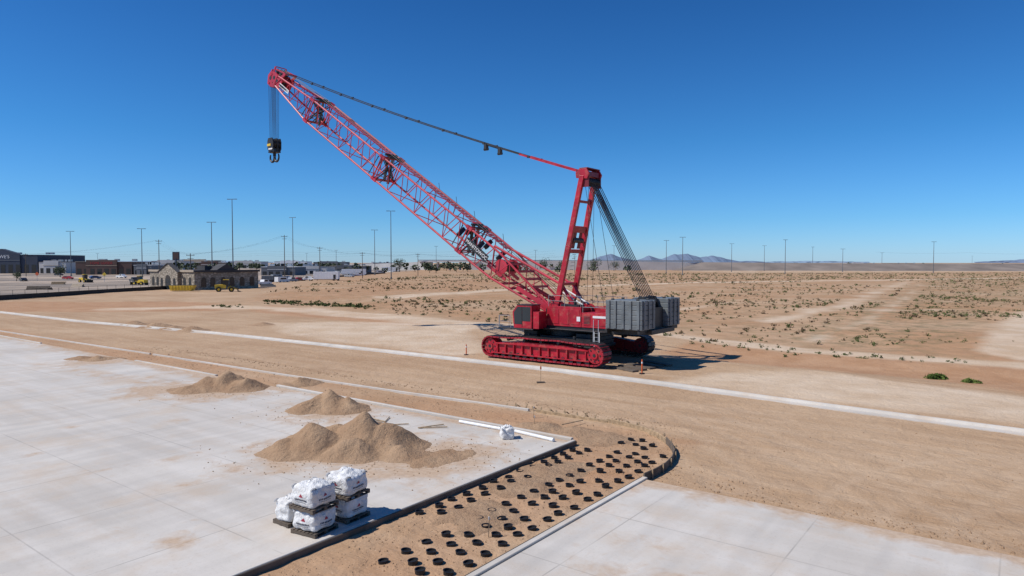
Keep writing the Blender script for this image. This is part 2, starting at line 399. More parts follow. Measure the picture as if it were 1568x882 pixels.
pts=[G(*p) for p in [(-150,464),(0,478.5),(120,492.5),(330,511),(600,540),(850,568),(1020,590),(1200,615),(1400,642),(1568,664),(1800,697)]]
gp=[(-0.38,-0.2),(0.38,-0.2),(0.38,0.02),(0.0,0.03),(-0.12,0.045),(-0.17,0.15),(-0.30,0.16),(-0.33,0.14),(-0.38,0.0)]
kerb('roadside_kerb',pts,0.8,0.15,CONCP,profile=gp,loc_site=False)

# ------------------------------------------------ sand piles
def sand_mat():
    m,nt,b=newmat('piled_sand')
    g=nt.nodes.new('ShaderNodeNewGeometry').outputs['Position']
    c=mixc(nt,nz(nt,g,0.8,5,0.3,0.7),(0.32,0.20,0.12),(0.42,0.285,0.18))
    c=mixc(nt,math_(nt,'MULTIPLY',nz(nt,g,8,5,0.5,0.7,0.7),0.4),c,(0.22,0.135,0.08))
    L(nt,c,b.inputs['Base Color']); b.inputs['Roughness'].default_value=0.95; b.inputs['Specular IOR Level'].default_value=0.1
    bump(nt,b,nz(nt,g,4,6,0.2,0.8,0.7),0.8,0.10); return m
SAND=sand_mat()
def pile(name,cones,base,res=0.10,skirt=0.55):
    xs=[c[0] for c in cones]; ys=[c[1] for c in cones]; mr=max(c[2]/c[3] for c in cones)+0.8
    x0,x1,y0,y1=min(xs)-mr,max(xs)+mr,min(ys)-mr,max(ys)+mr
    nx=int((x1-x0)/res); ny=int((y1-y0)/res); vs=[]
    for i in range(nx+1):
        for j in range(ny+1):
            x=x0+(x1-x0)*i/nx; y=y0+(y1-y0)*j/ny
            wx=0.35*noise.noise(Vector((x*0.9,y*0.9,1))); wy=0.35*noise.noise(Vector((x*0.9,y*0.9,8)))
            h=-9
            for c in cones:
                r=math.hypot(x+wx-c[0],y+wy-c[1]); h=max(h,c[2]-math.sqrt(r*r+0.012)*c[3])
            h=h if h>0.12 else 0.12+(h-0.12)*skirt
            h+=0.12*noise.noise(Vector((x*1.6,y*1.6,4)))*min(1,max(0,h)*2+.2)+0.05*noise.noise(Vector((x*5,y*5,4)))*min(1,max(0,h)*3+.15)+0.02*noise.noise(Vector((x*12,y*12,4)))
            vs.append((x,y,base+max(h,-0.25)))
    fs=[]
    for i in range(nx):
        for j in range(ny):
            o=i*(ny+1)+j; q=(o,o+ny+1,o+ny+2,o+1)
            if max(vs[k][2] for k in q)>base-0.06: fs.append(q)
    mb=MB(); mb.add(vs,fs); return mb.out(name,[SAND],smooth=True)
def pc(px,py,h,s=0.62): x,y=G(px,py); return (x,y,h,s)
pile('sand_pile',[pc(480,690,1.12,.7),pc(515,682,0.85,.66),pc(440,695,0.65),pc(558,684,1.38,.74),pc(595,688,1.0,.66),pc(540,700,0.75,.66),pc(615,700,0.4,0.45)],0.10)
pile('sand_pile',[pc(690,702,0.17,0.2),pc(655,710,0.18,0.2)],0.05)
pile('sand_pile',[pc(505,627,1.0,0.66),pc(480,630,0.65,0.6),pc(530,630,0.65,0.6)],0.10)
pile('sand_pile',[pc(348,595,.98,0.64),pc(318,597,0.7,0.52),pc(375,598,0.7,0.6),pc(295,600,0.32,0.3)],0.10)
pile('sand_pile',[pc(465,587,0.4,0.5),pc(440,590,0.25,0.4)],0.0)
pile('sand_pile',[pc(150,552,0.35,0.4),pc(125,551,0.25,0.35)],0.08,0.15,.4)
pile('sand_pile',[pc(205,497,0.5,0.35),pc(240,500,0.5,0.3),pc(268,503,0.4,0.3),pc(295,506,0.5,0.35)],0.0,0.25)
pile('sand_pile',[pc(402,497,0.35,0.3)],0.0,0.25)
pile('sand_pile',[pc(825,655,0.3,0.35),pc(880,660,0.15,0.3)],-0.02,0.12)
pile('sand_pile',[pc(840,720,0.12,0.15),pc(800,745,0.1,0.15),pc(740,790,0.1,0.15),pc(930,672,.14,.2)],-0.03,0.12)

mb=MB()
def clod(x,y,z,r):
    vs=[(x+random.uniform(.6,1.1)*r*dx,y+random.uniform(.6,1.1)*r*dy,z+random.uniform(.5,1)*r*dz) for dx,dy,dz in ((1,0,0),(0,1,0),(-1,0,0),(0,-1,0),(0,0,1),(0,0,-.4))]
    mb.add(vs,[(0,1,4),(1,2,4),(2,3,4),(3,0,4),(1,0,5),(2,1,5),(3,2,5),(0,3,5)])
for i in range(3000):
    a=random.uniform(-14.1,-10.2); b=random.uniform(4,27); x,y=S(a,b); clod(x,y,gz(x,y),random.choice([.012,.02,.035])*random.uniform(.6,1.4))
for i in range(3200):
    a=random.uniform(-60,10); b=random.choice([random.gauss(25.2,1.6),random.gauss(28.4,.35)]) if a<-12 else random.gauss(21.5,0.7)
    if a<-12 and b<23.6: continue
    if a>=-12 and b<20.8: continue
    x,y=S(a,b); clod(x,y,gz(x,y),random.choice([.02,.03,.05])*random.uniform(.6,1.5))
for i in range(1500):
    px,py,r=random.choice(PILES[:5]); x=px+random.gauss(0,r*0.6); y=py+random.gauss(0,r*0.5)
    clod(x,y,0.105,random.choice([.012,.02,.035])*random.uniform(.6,1.4))
for i in range(2200):
    x,y=S(random.uniform(-12,45),random.uniform(21,36)); clod(x,y,gz(x,y),random.choice([.015,.02,.035])*random.uniform(.6,1.4))
mb.out('dirt_clods',[SAND])

# planting cups
mb=MB()
def cup(a,b):
    x,y=S(a+random.uniform(-.07,.07),b+random.uniform(-.07,.07)); z=gz(x,y); n=12; r=0.12; h=random.uniform(.05,.10)
    tl=random.uniform(-.02,.02)
    vs=[]
    for rr,zz in ((r*1.05,-.06),(r,h),(r*1.12,h+.003),(r*1.12,h+.014),(r*.9,h+.012),(r*.85,h-.03)):
        for i in range(n):
            t=2*math.pi*i/n; vs.append((x+rr*math.cos(t),y+rr*math.sin(t),z+zz+tl*math.cos(t)))
    fs=[]
    for k in range(5):
        for i in range(n): fs.append((k*n+i,k*n+(i+1)%n,(k+1)*n+(i+1)%n,(k+1)*n+i))
    fs.append(tuple(range(5*n,6*n))); mb.add(vs,fs)
b=11.3
while b<26:
    for k,a in enumerate((-12.3,-11.75,-11.2,-10.65)):
        bb=b+(0.35 if k%2 else 0)
        lim=25.3 if a<-11.5 else 23.8
        if bb<lim and random.random()>.06: cup(a,bb)
    if 13.4<b<22.8:
        cup(-13.9,b); cup(-13.4,b+0.35)
    b+=0.70
for bb in (24.5,25.2): cup(-12.85,bb)
mb.out('planting_cups',[RUB])
def pipe(name,p,q,r,mat):
    mb=MB(); n=14; p=Vector(p); q=Vector(q)
    mb.beam(p,q,r,0,n); d=(q-p).normalized()
    mb.beam(q-d*0.02,q+d*0.16,r*1.15,0,n); mb.beam(p-d*0.002,p-d*0.006,r*0.85,1,n)
    return mb.out(name,[mat,RUB],smooth=False)
x,y=G(704,651);x2,y2=G(764,662); pipe('white_pipe',(x,y,0.17),(x2,y2,0.17),0.07,PVC)
x,y=G(789,666);x2,y2=G(843,679); pipe('white_pipe',(x,y,0.17),(x2,y2,0.17),0.07,PVC)
mb=MB()
for k in range(7):
    x,y=G(*random.choice([(600,655),(640,660),(590,650),(860,655),(850,690),(740,668)])); t=random.uniform(0,3); l=random.uniform(.5,1.3)
    mb.beam((x,y,0.14),(x+l*math.cos(t),y+l*math.sin(t),0.15),0.025,0,5)
mb.out('timber_offcuts',[WOOD])

# ------------------------------------------------ bulk bags
def bagmap(p,h,seed):
    v=Vector(p); e=9.0
    k=(abs(v.x)**e+abs(v.y)**e+abs(v.z)**e)**(1/e)
    v=v/k
    q=Vector((v.x*h[0],v.y*h[1],v.z*h[2]))
    bul=1+0.05*(1-v.z*v.z)
    q.x*=bul; q.y*=bul
    n=noise.noise(Vector((q.x*3.2+seed,q.y*3.2,q.z*5)))*0.04+noise.noise(Vector((q.x*9+seed,q.y*9,q.z*7)))*0.022
    if v.z>0.6: n+=0.06*noise.noise(Vector((q.x*7,q.y*7+seed,2)))+0.05*(1-max(abs(v.x),abs(v.y)))*2
    return q+v.normalized()*n
LRED=M('logo_red',(0.38,0.02,0.04)); PBLK=M('print_black',(0.04,0.045,0.07))
STRAP=M('grey_strap',(.35,.35,.36),.7)
def make_bag(name,loc,rz,h,pallet=True,logo=True):
    e=empty(name,loc,rz); seed=random.uniform(0,50); z0=0.11 if pallet else 0
    mb=MB(); n=18
    def face(f):
        vs=[bagmap(f(-1+2*i/n,-1+2*j/n),h,seed)+Vector((0,0,z0+h[2])) for i in range(n+1) for j in range(n+1)]
        fs=[(i*(n+1)+j,(i+1)*(n+1)+j,(i+1)*(n+1)+j+1,i*(n+1)+j+1) for i in range(n) for j in range(n)]
        mb.add(vs,fs)
    face(lambda a,b:(1,a,b)); face(lambda a,b:(-1,b,a)); face(lambda a,b:(b,1,a)); face(lambda a,b:(a,-1,b)); face(lambda a,b:(a,b,1)); face(lambda a,b:(b,a,-1))
    mb.out('sack',[BAG],e,smooth=True)
    mb=MB(); zt=z0+h[2]*2
    for k in range(11):
        t=k*0.57; mb.beam((0.03*math.cos(t),0.03*math.sin(t),zt-0.02),(0.15*math.cos(t),0.15*math.sin(t),zt+random.uniform(.04,.10)),0.035,0,6,0.045)
    for sx in (-1,1):
        for sy in (-1,1):
            c=Vector((sx*h[0]*0.86,sy*h[1]*0.80,zt-0.05)); pv=None
            for k in range(6):
                t=math.pi*k/5; p=c+Vector((sx*0.01,-sy*0.10*math.cos(t),0.07*math.sin(t)))
                if pv is not None: mb.rbeam(pv,p,0.05,0.012,1,side=(1,0,0))
                pv=p
    mb.out('lifting_loops',[BAG,STRAP],e)
    if logo:
        mb=MB()
        def decal(uv,axis,mi):
            vs=[]
            for a,b in uv:
                p=(1,a,b) if axis=='x' else (a,-1,b)
                q=bagmap(p,h,seed); q=q+(Vector((1,0,0)) if axis=='x' else Vector((0,-1,0)))*0.008+Vector((0,0,z0+h[2])); vs.append(q)
            mb.add(vs,[tuple(range(len(vs)))],mi)
        for ax in ('x','y'):
            decal([(-.18,.05),(.0,.05),(-.02,.18)],ax,0); decal([(0.0,.05),(.18,.05),(0.02,.36)],ax,0); decal([(-.16,.05),(.0,.18),(.0,.38)],ax,0)
            for k in range(9):
                a=-.5+k*.115; decal([(a,-.30),(a+.075,-.30),(a+.075,-.14),(a,-.14)],ax,1)
            for k in range(14):
                a=-.45+k*.065; decal([(a,-.46),(a+.045,-.46),(a+.045,-.41),(a,-.41)],ax,1)
        mb.out('printed_logo',[LRED,PBLK],e)
    if pallet:
        mb=MB(); w=h[0]*2+0.10; d=h[1]*2+0.10
        for k in range(7): mb.box((-w/2+0.05+k*(w-0.1)/6,0,0.100),(0.09,d,0.02))
        for k in range(3): mb.box((0,-d/2+0.05+k*(d-0.1)/2,0.054),(w,0.09,0.070))
        for k in range(3): mb.box((-w/2+0.05+k*(w-0.1)/2,0,0.009),(0.09,d,0.018))
        mb.out('pallet',[WOODG],e)
    return e
h=(0.39,0.39,0.26)
bx,by=G(482,812,0.1)
make_bag('bulk_bag',(bx,by,0.10),SITE+0.15,h); make_bag('bulk_bag',(bx-0.02,by+0.03,0.10+0.635),SITE+0.08,(0.41,0.41,0.26))
cx,cy=G(533,791,0.1)
make_bag('bulk_bag',(cx,cy,0.10),SITE+0.05,h); make_bag('bulk_bag',(cx-0.03,cy,0.10+0.635),SITE+0.12,(0.41,0.41,0.26))
x,y=G(446,799,0.1); make_bag('bulk_bag',(x,y,0.10),SITE,(0.30,0.30,0.27),logo=False)
x,y=G(776,671,0.1); make_bag('bulk_bag',(x,y,0.10),0.2,(0.25,0.25,0.22),pallet=False,logo=False)

# ------------------------------------------------ CRAWLER CRANE  (local x = rearward, y = away, z up)
CRX,CRY=4.37,52.7
crane=empty('crawler_crane',(CRX,CRY,0.0),SITE)
def part(mb,name,mats,**k): return mb.out(name,mats,crane,**k)
for nm,yc in (('near_track',-3.5),('far_track',3.5)):
    mb=MB(); R=0.78; Lh=4.6; zc=0.90; W=1.15
    path=[]
    def arc(cx,a0,a1,n):
        for i in range(n+1):
            t=a0+(a1-a0)*i/n; path.append((cx+R*math.cos(t),zc+R*math.sin(t)))
    ntop=int(2*Lh/0.34)
    for i in range(ntop): 
        x=-Lh+2*Lh*i/ntop; sag=-0.05*math.sin(math.pi*((i/ntop*3)%1)); path.append((x,zc+R+sag+0.10*math.sin(math.pi*i/ntop)))
    arc(Lh,math.pi/2,-math.pi/2,8)
    for i in range(1,ntop): path.append((Lh-2*Lh*i/ntop,zc-R))
    arc(-Lh,-math.pi/2,-3*math.pi/2,8)
    for i in range(len(path)):
        p=path[i]; q=path[(i+1)%len(path)]
        dx,dz=q[0]-p[0],q[1]-p[1]; l=math.hypot(dx,dz)
        if l<0.05: continue
        ux,uz=dx/l,dz/l; nx,nz_=-uz,ux
        m0=(p[0]+ux*0.025,p[1]+uz*0.025); m1=(q[0]-ux*0.025,q[1]-uz*0.025)
        th=0.10
        poly=[(m0[0]-nx*th,m0[1]-nz_*th),(m1[0]-nx*th,m1[1]-nz_*th),(m1[0],m1[1]),(m0[0],m0[1])]
        mi=0 if (yc<0) else 1  # far shoes black: counterweight shadow painted into their colour
        mb.prism(poly,yc-W/2,yc+W/2,mi)
        poly=[(m0[0]+ux*.06-nx*(th+.06),m0[1]+uz*.06-nz_*(th+.06)),(m1[0]-ux*.06-nx*(th+.06),m1[1]-uz*.06-nz_*(th+.06)),(m1[0]-ux*.06,m1[1]-uz*.06),(m0[0]+ux*.06,m0[1]+uz*.06)]
        mb.prism(poly,yc-.12,yc+.12,mi)
        mb.prism([(m0[0],m0[1]),(m0[0]+ux*.08,m0[1]+uz*.08),(m0[0]+ux*.08+nx*.035,m0[1]+uz*.08+nz_*.035),(m0[0]+nx*.035,m0[1]+nz_*.035)],yc-W/2+.03,yc+W/2-.03,1)
        if p[1]>1.5: mb.prism([(m0[0]+ux*.1+nx*.004,m0[1]+.1*uz+nz_*.004),(m1[0]-ux*.03+nx*.004,m1[1]+nz_*.004),(m1[0]-ux*.03+nx*.012,m1[1]+nz_*.012),(m0[0]+ux*.1+nx*.012,m0[1]+nz_*.012)],yc-W/2+.08,yc+W/2-.02,1)
    part(mb,nm+'_shoes',[REDT,BLACK])
    mb=MB()
    mb.prism([(-Lh+.3,.42),(Lh-.3,.42),(Lh-.1,.75),(Lh-.5,1.18),(2.2,1.38),(-2.2,1.38),(-Lh+.5,1.18),(-Lh+.1,.75)],yc-.36,yc+.36,0)
    for sy in (-1,1):
        for k in range(11):
            x=-3.9+k*0.78; mb.box((x,yc+sy*.42,.80),(.10,.14,.72),0)
        mb.box((0,yc+sy*.44,1.17),(8.2,.16,.07),0); mb.box((0,yc+sy*.44,.44),(8.4,.16,.08),0)
        for k in range(13):
            x=-4.0+k*.667; mb.beam((x,yc+sy*.20,.36),(x,yc+sy*.46,.36),.19,1,12)
        for k in range(5):
            x=-3+k*1.5; mb.beam((x,yc+sy*.1,1.50),(x,yc+sy*.3,1.50),.12,1,10)
    for x in (-Lh,Lh):
        mb.beam((x,yc-.42,zc),(x,yc+.42,zc),.60,0,20); mb.beam((x,yc-.5,zc),(x,yc+.5,zc),.26,0,14); mb.beam((x,yc-.52,zc),(x,yc+.52,zc),.12,1,10)
        for k in range(8):
            t=k*math.pi/4; 
            for sy in (-1,1): mb.beam((x+.43*math.cos(t),yc+sy*.42,zc+.43*math.sin(t)),(x+.43*math.cos(t),yc+sy*.45,zc+.43*math.sin(t)),.06,1,8)
    part(mb,nm+'_frame',[RED if yc<0 else DRED,BLACK])  # far frame takes a darkened copy of the red, shade painted in
mb=MB()
mb.b2(-1.5,1.5,-1.7,1.7,.75,1.75,0)
for sx in (-1,1):
    mb.rbeam((sx*1.2,-2.95,1.15),(sx*1.2,2.95,1.15),.7,.8,0,side=(1,0,0))
    mb.b2(sx*1.55,sx*3.1,-1.9,1.9,.95,1.15,0)
    for k in range(3): mb.b2(sx*1.75,sx*3.0,-1.75,1.75,1.17+k*.30,1.45+k*.30,0)
mb.beam((0,0,1.75),(0,0,2.16),1.45,0,28)
for sx in (-1,1):
    for sy in (-1,1): mb.beam((sx*2.0,sy*2.35,.5),(sx*2.0,sy*2.35,1.9),.12,0,10)
part(mb,'carbody',[BLACK,GREYP],bevel=0.02)
mb=MB()
mb.b2(-3.4,5.0,-1.55,1.55,2.16,2.52,0)
mb.b2(-4.6,-1.3,-2.95,-1.5,2.20,2.30,0); mb.b2(-3.4,-1.0,1.5,2.8,2.20,2.30,0)
mb.b2(-1.2,4.6,-2.15,-1.57,2.30,2.36,0)
mb.prism([(4.9,2.2),(7.9,2.35),(7.9,2.66),(4.9,2.66)],-1.9,1.9,0)
for sx in (4.9,7.4): mb.b2(sx,sx+.2,-3.1,3.1,2.45,2.70,0)
mb.b2(-4.3,-3.4,-1.2,1.2,2.05,2.45,0)
part(mb,'rotating_bed',[BLACK],bevel=0.02)
mb=MB()
mb.b2(-.9,2.1,-1.62,-.35,2.53,4.0,0); mb.b2(2.13,4.35,-1.60,-.35,2.53,3.62,0)
mb.b2(-.9,4.3,.35,1.62,2.53,3.9,0)
mb.b2(.2,4.3,-.33,.33,2.53,3.2,3)
for x in (-.2,.7,1.6): mb.b2(x-.36,x+.36,-1.645,-1.622,2.7,3.8,0)
for x in (2.6,3.3,3.95):
    mb.b2(x-.28,x+.28,-1.625,-1.602,2.7,3.5,0)
for k in range(6): mb.b2(2.35,2.85,-1.64,-1.626,2.8+k*.1,2.85+k*.1,3)
mb.b2(1.75,2.05,-1.66,-1.646,2.95,3.3,1)
mb.b2(3.1,4.2,-1.64,-1.626,3.25,3.42,1)
for x,z,r in ((.4,3.55,.42),(1.7,3.6,.45),(3.1,3.5,.42)): 
    mb.beam((x,-.33,z),(x,.33,z),r,3,18)
    mb.beam((x,-.36,z),(x,-.30,z),r+.14,0,18); mb.beam((x,.30,z),(x,.36,z),r+.14,0,18)
mb.beam((1.2,-1.0,4.0),(1.2,-1.0,4.6),.09,3,8); mb.b2(.2,1.8,-1.4,-.6,4.0,4.15,3)
part(mb,'machinery_house',[RED,WHITE,GLASS,BLACK],bevel=0.015)
mb=MB()
def rail(pts,h=1.0):
    for p,q in zip(pts,pts[1:]):
        p=Vector(p);q=Vector(q); n=max(1,int((q-p).length/1.1))
        for z in (h,h*.5): mb.beam(p+Vector((0,0,z)),q+Vector((0,0,z)),.022,0,5)
        for i in range(n+1): 
            a=p.lerp(q,i/n); mb.beam(a,a+Vector((0,0,h)),.022,0,5)
rail([(-.8,-1.55,4.0),(2.05,-1.55,4.0)],.8); rail([(-.8,1.55,3.9),(4.2,1.55,3.9)],.8); rail([(2.2,-1.52,3.62),(4.3,-1.52,3.62)],.8)
rail([(-4.5,-2.9,2.3),(-3.4,-2.9,2.3)],.9); rail([(-4.55,-2.9,2.3),(-4.55,-1.6,2.3)],.9)
for s in (0,.42): mb.beam((4.05+s,-3.05,.25),(3.5+s,-2.1,2.35),.03,0,6)
for k in range(8):
    t=k/7.5; mb.beam((4.05-.55*t,-3.05+.95*t,.35+2.0*t),(4.47-.55*t,-3.05+.95*t,.35+2.0*t),.022,0,5)
mb.beam((4.05,-3.2,.9),(3.5,-2.2,3.2),.022,0,5)
mb.beam((4.47,-3.2,.9),(3.9,-2.2,3.2),.022,0,5)
part(mb,'handrails_and_ladder',[STEEL])
mb=MB()
cx0,cx1,cy0,cy1=-3.15,-1.45,-2.9,-1.75
prof=[(cx0+.05,2.32),(cx1,2.32),(cx1,4.05),(cx0+.35,4.05),(cx0-.08,3.55),(cx0-.02,2.75)]
mb.prism(prof,cy0,cy1,0)
mb.prism([(cx0+.10,2.6),(cx0+.78,2.6),(cx0+.78,3.94),(cx0+.40,3.94),(cx0+.04,3.5)],cy0-.012,cy0-.002,1)
mb.prism([(cx0+.85,2.85),(cx1-.10,2.85),(cx1-.10,3.94),(cx0+.85,3.94)],cy0-.012,cy0-.002,1)
mb.add([(cx0-.03,cy0+.08,2.85),(cx0-.03,cy1-.08,2.85),(cx0-.095,cy1-.08,3.5),(cx0-.095,cy0+.08,3.5)],[(0,1,2,3)],1)
mb.add([(cx0-.08,cy0+.08,3.58),(cx0-.08,cy1-.08,3.58),(cx0+.30,cy1-.08,4.04),(cx0+.30,cy0+.08,4.04)],[(0,1,2,3)],1)
mb.b2(cx0+.35,cx1+.04,cy0-.03,cy1+.03,4.055,4.11,2)
mb.b2(cx1+.02,cx1+.6,cy0+.1,cy1,2.32,3.6,0)
mb.b2(cx0+.8,cx0+.84,cy0-.02,cy0-.013,2.4,3.95,2)
part(mb,'operator_cab',[RED,GLASS,BLACK],bevel=0.02)
mb=MB()
for y0,y1 in ((-3.15,-1.05),(1.05,3.15)):
    for k in range(6):
        z=2.72+k*.335; mb.b2(5.0,7.75,y0,y1,z,z+.322,0)
    s=-1 if y0<0 else 1; yy=y0 if s<0 else y1
    for x in (5.25,5.75,6.35,6.9,7.5):
        mb.b2(x-.10,x+.10,yy+s*.002,yy+s*.07,2.78,4.70,0)
    for y in (y0+.35,(y0+y1)/2,y1-.35): mb.b2(7.752,7.82,y-.10,y+.10,2.78,4.70,0)
    for x in (5.4,7.3):
        for y in (y0+.3,y1-.3): mb.box((x,y,4.76),(.22,.10,.14),1)
part(mb,'counterweight_slabs',[GREYP,BLACK],bevel=0.025)
mb=MB()
mb.b2(5.6,7.4,-.95,.95,2.7,4.1,0)
mb.beam((6.6,-.75,4.4),(6.6,.75,4.4),.38,0,18); mb.beam((5.7,-.8,4.2),(5.7,.8,4.2),.5,0,18)
for y in (-.85,.85): mb.prism([(5.9,3.9),(7.2,3.9),(6.9,4.9),(6.4,4.9)],y-.06,y+.06,0)
for k in range(6): mb.beam((6.6,-.62+k*.25,4.4),(6.6,-.56+k*.25,4.4),.48,0,18)
part(mb,'rear_winch',[BLACK])
# mast
mb=MB()
MBx,MBz,MTx,MTz=-.45,3.4,1.75,13.75
def mp(t,y): return Vector((MBx+(MTx-MBx)*t,y,MBz+(MTz-MBz)*t))
for sy in (-1,1):
    mb.rbeam(mp(0,sy*1.15),mp(.5,sy*1.05),.26,.40,0); mb.rbeam(mp(.5,sy*1.05),mp(1.0,sy*.92),.26,.38,0)
    mb.prism([(-1.3,2.5),(.4,2.5),(-.1,4.2),(-.8,4.2)],sy*1.35-.05,sy*1.35+.05,0)
    mb.beam(mp(0,sy*1.15)-Vector((0,.3,0)),mp(0,sy*1.15)+Vector((0,.3,0)),.25,2,12)
for t,hh in ((.22,.2),(.46,.28),(.62,.5),(.82,.2)):
    p=mp(t,0); mb.rbeam(p-Vector((0,.98,0)),p+Vector((0,.98,0)),hh,.22,0,side=(0.2,0,1))
for k in range(8):
    t=.24+k*.028; mb.beam(mp(t,-.25),mp(t,.25),.02,2,5)
mb.rbeam(mp(.48,-.4),mp(.60,-.4),.4,.05,1); mb.rbeam(mp(.48,.4),mp(.60,.4),.4,.05,1)
mb.beam(mp(.54,-.75),mp(.54,.75),.2,2,14)
hd_=[(1.25,13.6),(2.2,13.5),(2.35,13.9),(2.15,14.25),(1.5,14.25),(1.2,14.0)]
for y in (-1.0,.85): mb.prism(hd_,y,y+.15,0)
mb.prism([(1.3,13.8),(2.2,13.7),(2.2,14.05),(1.5,14.15)],-.85,.85,1)
mb.b2(1.5,2.2,-.95,.95,14.26,14.34,1)
for k in range(10): mb.beam((2.0,-.78+k*.165,13.3),(2.0,-.70+k*.165,13.3),.33,2,18)
for sy in (-1,1): mb.prism([(1.8,12.9),(2.3,12.9),(2.3,13.7),(1.7,13.7)],sy*.88-.04,sy*.88+.04,1)
part(mb,'mast',[RED,DRED,BLACK],bevel=0.015)
mb=MB()
for k in range(12):
    y=-.72+k*.131; mb.beam((2.1+.25*(k%2),y,13.1),(6.6+.35*(k%2)-.1,y,4.7),.028,0,5)
for sy in (-.8,.8):
    mb.beam((1.9,sy,13.2),(3.6,sy,3.9),.018,0,4)
    mb.beam((2.0,sy*.5,13.2),(1.9,sy*.5,3.9),.016,0,4)
part(mb,'boom_hoist_ropes',[ROPE])
# BOOM
ANG=math.atan2(23.7,36.3); dB=Vector((-math.cos(ANG),0,math.sin(ANG))); nB=Vector((math.sin(ANG),0,math.cos(ANG))); FT=Vector((-1.0,0,3.6))
LB=43.35
def B(t,y,n): return FT+dB*t+nB*n+Vector((0,y,0))
def sec(t):
    if t<6.5: k=t/6.5; return (.22+k*.93, 1.0+k*.22)
    if t<35: return (1.15,1.22)
    k=(t-35)/8.35; return (1.15-.68*k,1.22-.58*k)
segs=[(0.0,10.3),(10.3,22.8),(22.8,35.0),(35.0,LB-.6)]
names=['boom_butt','boom_insert_lower','boom_insert_upper','boom_top']
for (t0,t1),nm in zip(segs,names):
    mb=MB(); n=max(4,round((t1-t0)/2.0)); ts=[t0+.15+(t1-t0-.3)*i/n for i in range(n+1)]
    rc=.088; rl=.040
    for i in range(n):
        a,b_=ts[i],ts[i+1]; da,wa=sec(a); db,wb=sec(b_)
        for sy in (-1,1):
            for sn in (-1,1): mb.beam(B(a,sy*wa,sn*da),B(b_,sy*wb,sn*db),rc,0,8)
        tm=(a+b_)/2; dm,wm=sec(tm)
        for sy in (-1,1):
            mb.beam(B(a,sy*wa,-da),B(tm,sy*wm,dm),rl,0,6); mb.beam(B(tm,sy*wm,dm),B(b_,sy*wb,-db),rl,0,6)
        for sn in (-1,1):
            s=1 if i%2 else -1
            mb.beam(B(a,-s*wa,sn*da),B(b_,s*wb,sn*db),rl*.9,0,6)
    for t in (t0+.15,t1-.15):
        d,w=sec(t)
        for sy in (-1,1):
            mb.beam(B(t,sy*w,-d),B(t,sy*w,d),.06,0,6)
            for sn in (-1,1): mb.rbeam(B(t-.20,sy*w,sn*d),B(t+.20,sy*w,sn*d),.22,.26,0)
        for sn in (-1,1): mb.beam(B(t,-w,sn*d),B(t,w,sn*d),.06,0,6)
        mb.beam(B(t,-w,-d),B(t,w,d),.045,1,6); mb.beam(B(t,w,-d),B(t,-w,d),.045,1,6)
    for t in (t0+.3,t1-.3):
        d,w=sec(t)
        if t>3: 
            mb.beam(B(t,-w*.6,d+.18),B(t,w*.6,d+.18),.11,1,8)
            mb.beam(B(t+.6,-w,-d*.9),B(t+1.0,-w*.4,d*.6),.05,1,5);mb.beam(B(t-.6,-w,-d*.9),B(t-1.0,-w*.4,d*.6),.05,1,5)
            mb.beam(B(t+.3,w,-d*.9),B(t+.3,-w*.4,d*.9),.06,1,5); mb.rbeam(B(t-.4,0,-d),B(t+.5,.2,d),.08,.3,1)
    part(mb,nm,[REDB,BLACK],smooth=False)
mb=MB()
t=7.0
while t<41:
    d,w=sec(t); mb.rbeam(B(t,w*.35,d+.06),B(t+.38,w*.35,d+.06),w*.55,.03,0); t+=.5
for t in (3.6,8.2,12,14.5,17,):
    d,w=sec(t); mb.beam(B(t,w,d),B(t,w,d)+Vector((-.10,0,.7)),.02,1,5)
    d,w=sec(t); mb.beam(B(t+.5,-w,d),B(t+.5,-w,d)+Vector((.3,0,.7)),.02,1,5)
for sy in (-1,1):
    mb.rbeam(B(-.3,sy*1.0,0),B(1.5,sy*1.03,0),.16,.5,0); mb.beam(B(0,sy*1.2,0),B(0,sy*.8,0),.3,1,14)
    mb.rbeam(B(1.2,sy*1.08,0),B(3.6,sy*1.1,-.3),.05,.35,0)
mb.beam(B(6.0,-.75,.1),B(6.0,.75,.1),.42,1,18)
for sy in (-1,1): mb.beam(B(6.0,sy*.75,.1),B(6.0,sy*.82,.1),.62,0,18)
mb.rbeam(B(5.0,-.9,-.5),B(7.2,-.9,-.5),.12,.25,0); mb.rbeam(B(5.0,.9,-.5),B(7.2,.9,-.5),.12,.25,0)
for t in (2.4,3.3,4.2,5.1): d,w=sec(t); mb.rbeam(B(t,-w,-d),B(t,w,-d),.2,.08,0,side=(0,0,1)); mb.rbeam(B(t,-w,d),B(t,w,d),.2,.08,0,side=(0,0,1))
for t,y,n_ in ((7.0,.3,.2),(8.3,-.2,.5),(9.4,.4,-.3),(10.8,0,.3),(11.8,.3,-.4)):
    mb.rbeam(B(t,y-.5,n_),B(t+.5,y+.5,n_+.3),.35,.3,1)
for sy in (-.8,.8):
    mb.beam(B(7.5,sy,1.15),Vector((-.1,sy,5.6)),.10,0,8); mb.beam(Vector((-.1,sy,5.6)),Vector((1.0,sy,4.0)),.13,0,8)
for sy in (-.5,.5): mb.beam(Vector((-.6,sy,5.2)),Vector((1.6,sy,4.1)),.06,2,8)
part(mb,'boom_walkway_and_foot',[REDB,BLACK,WHITE])
mb=MB(); mb.rbeam(B(10.0,-1.30,.15),B(7.2,-1.30,.0),.03,.62,0); part(mb,'name_plate',[BLACK])
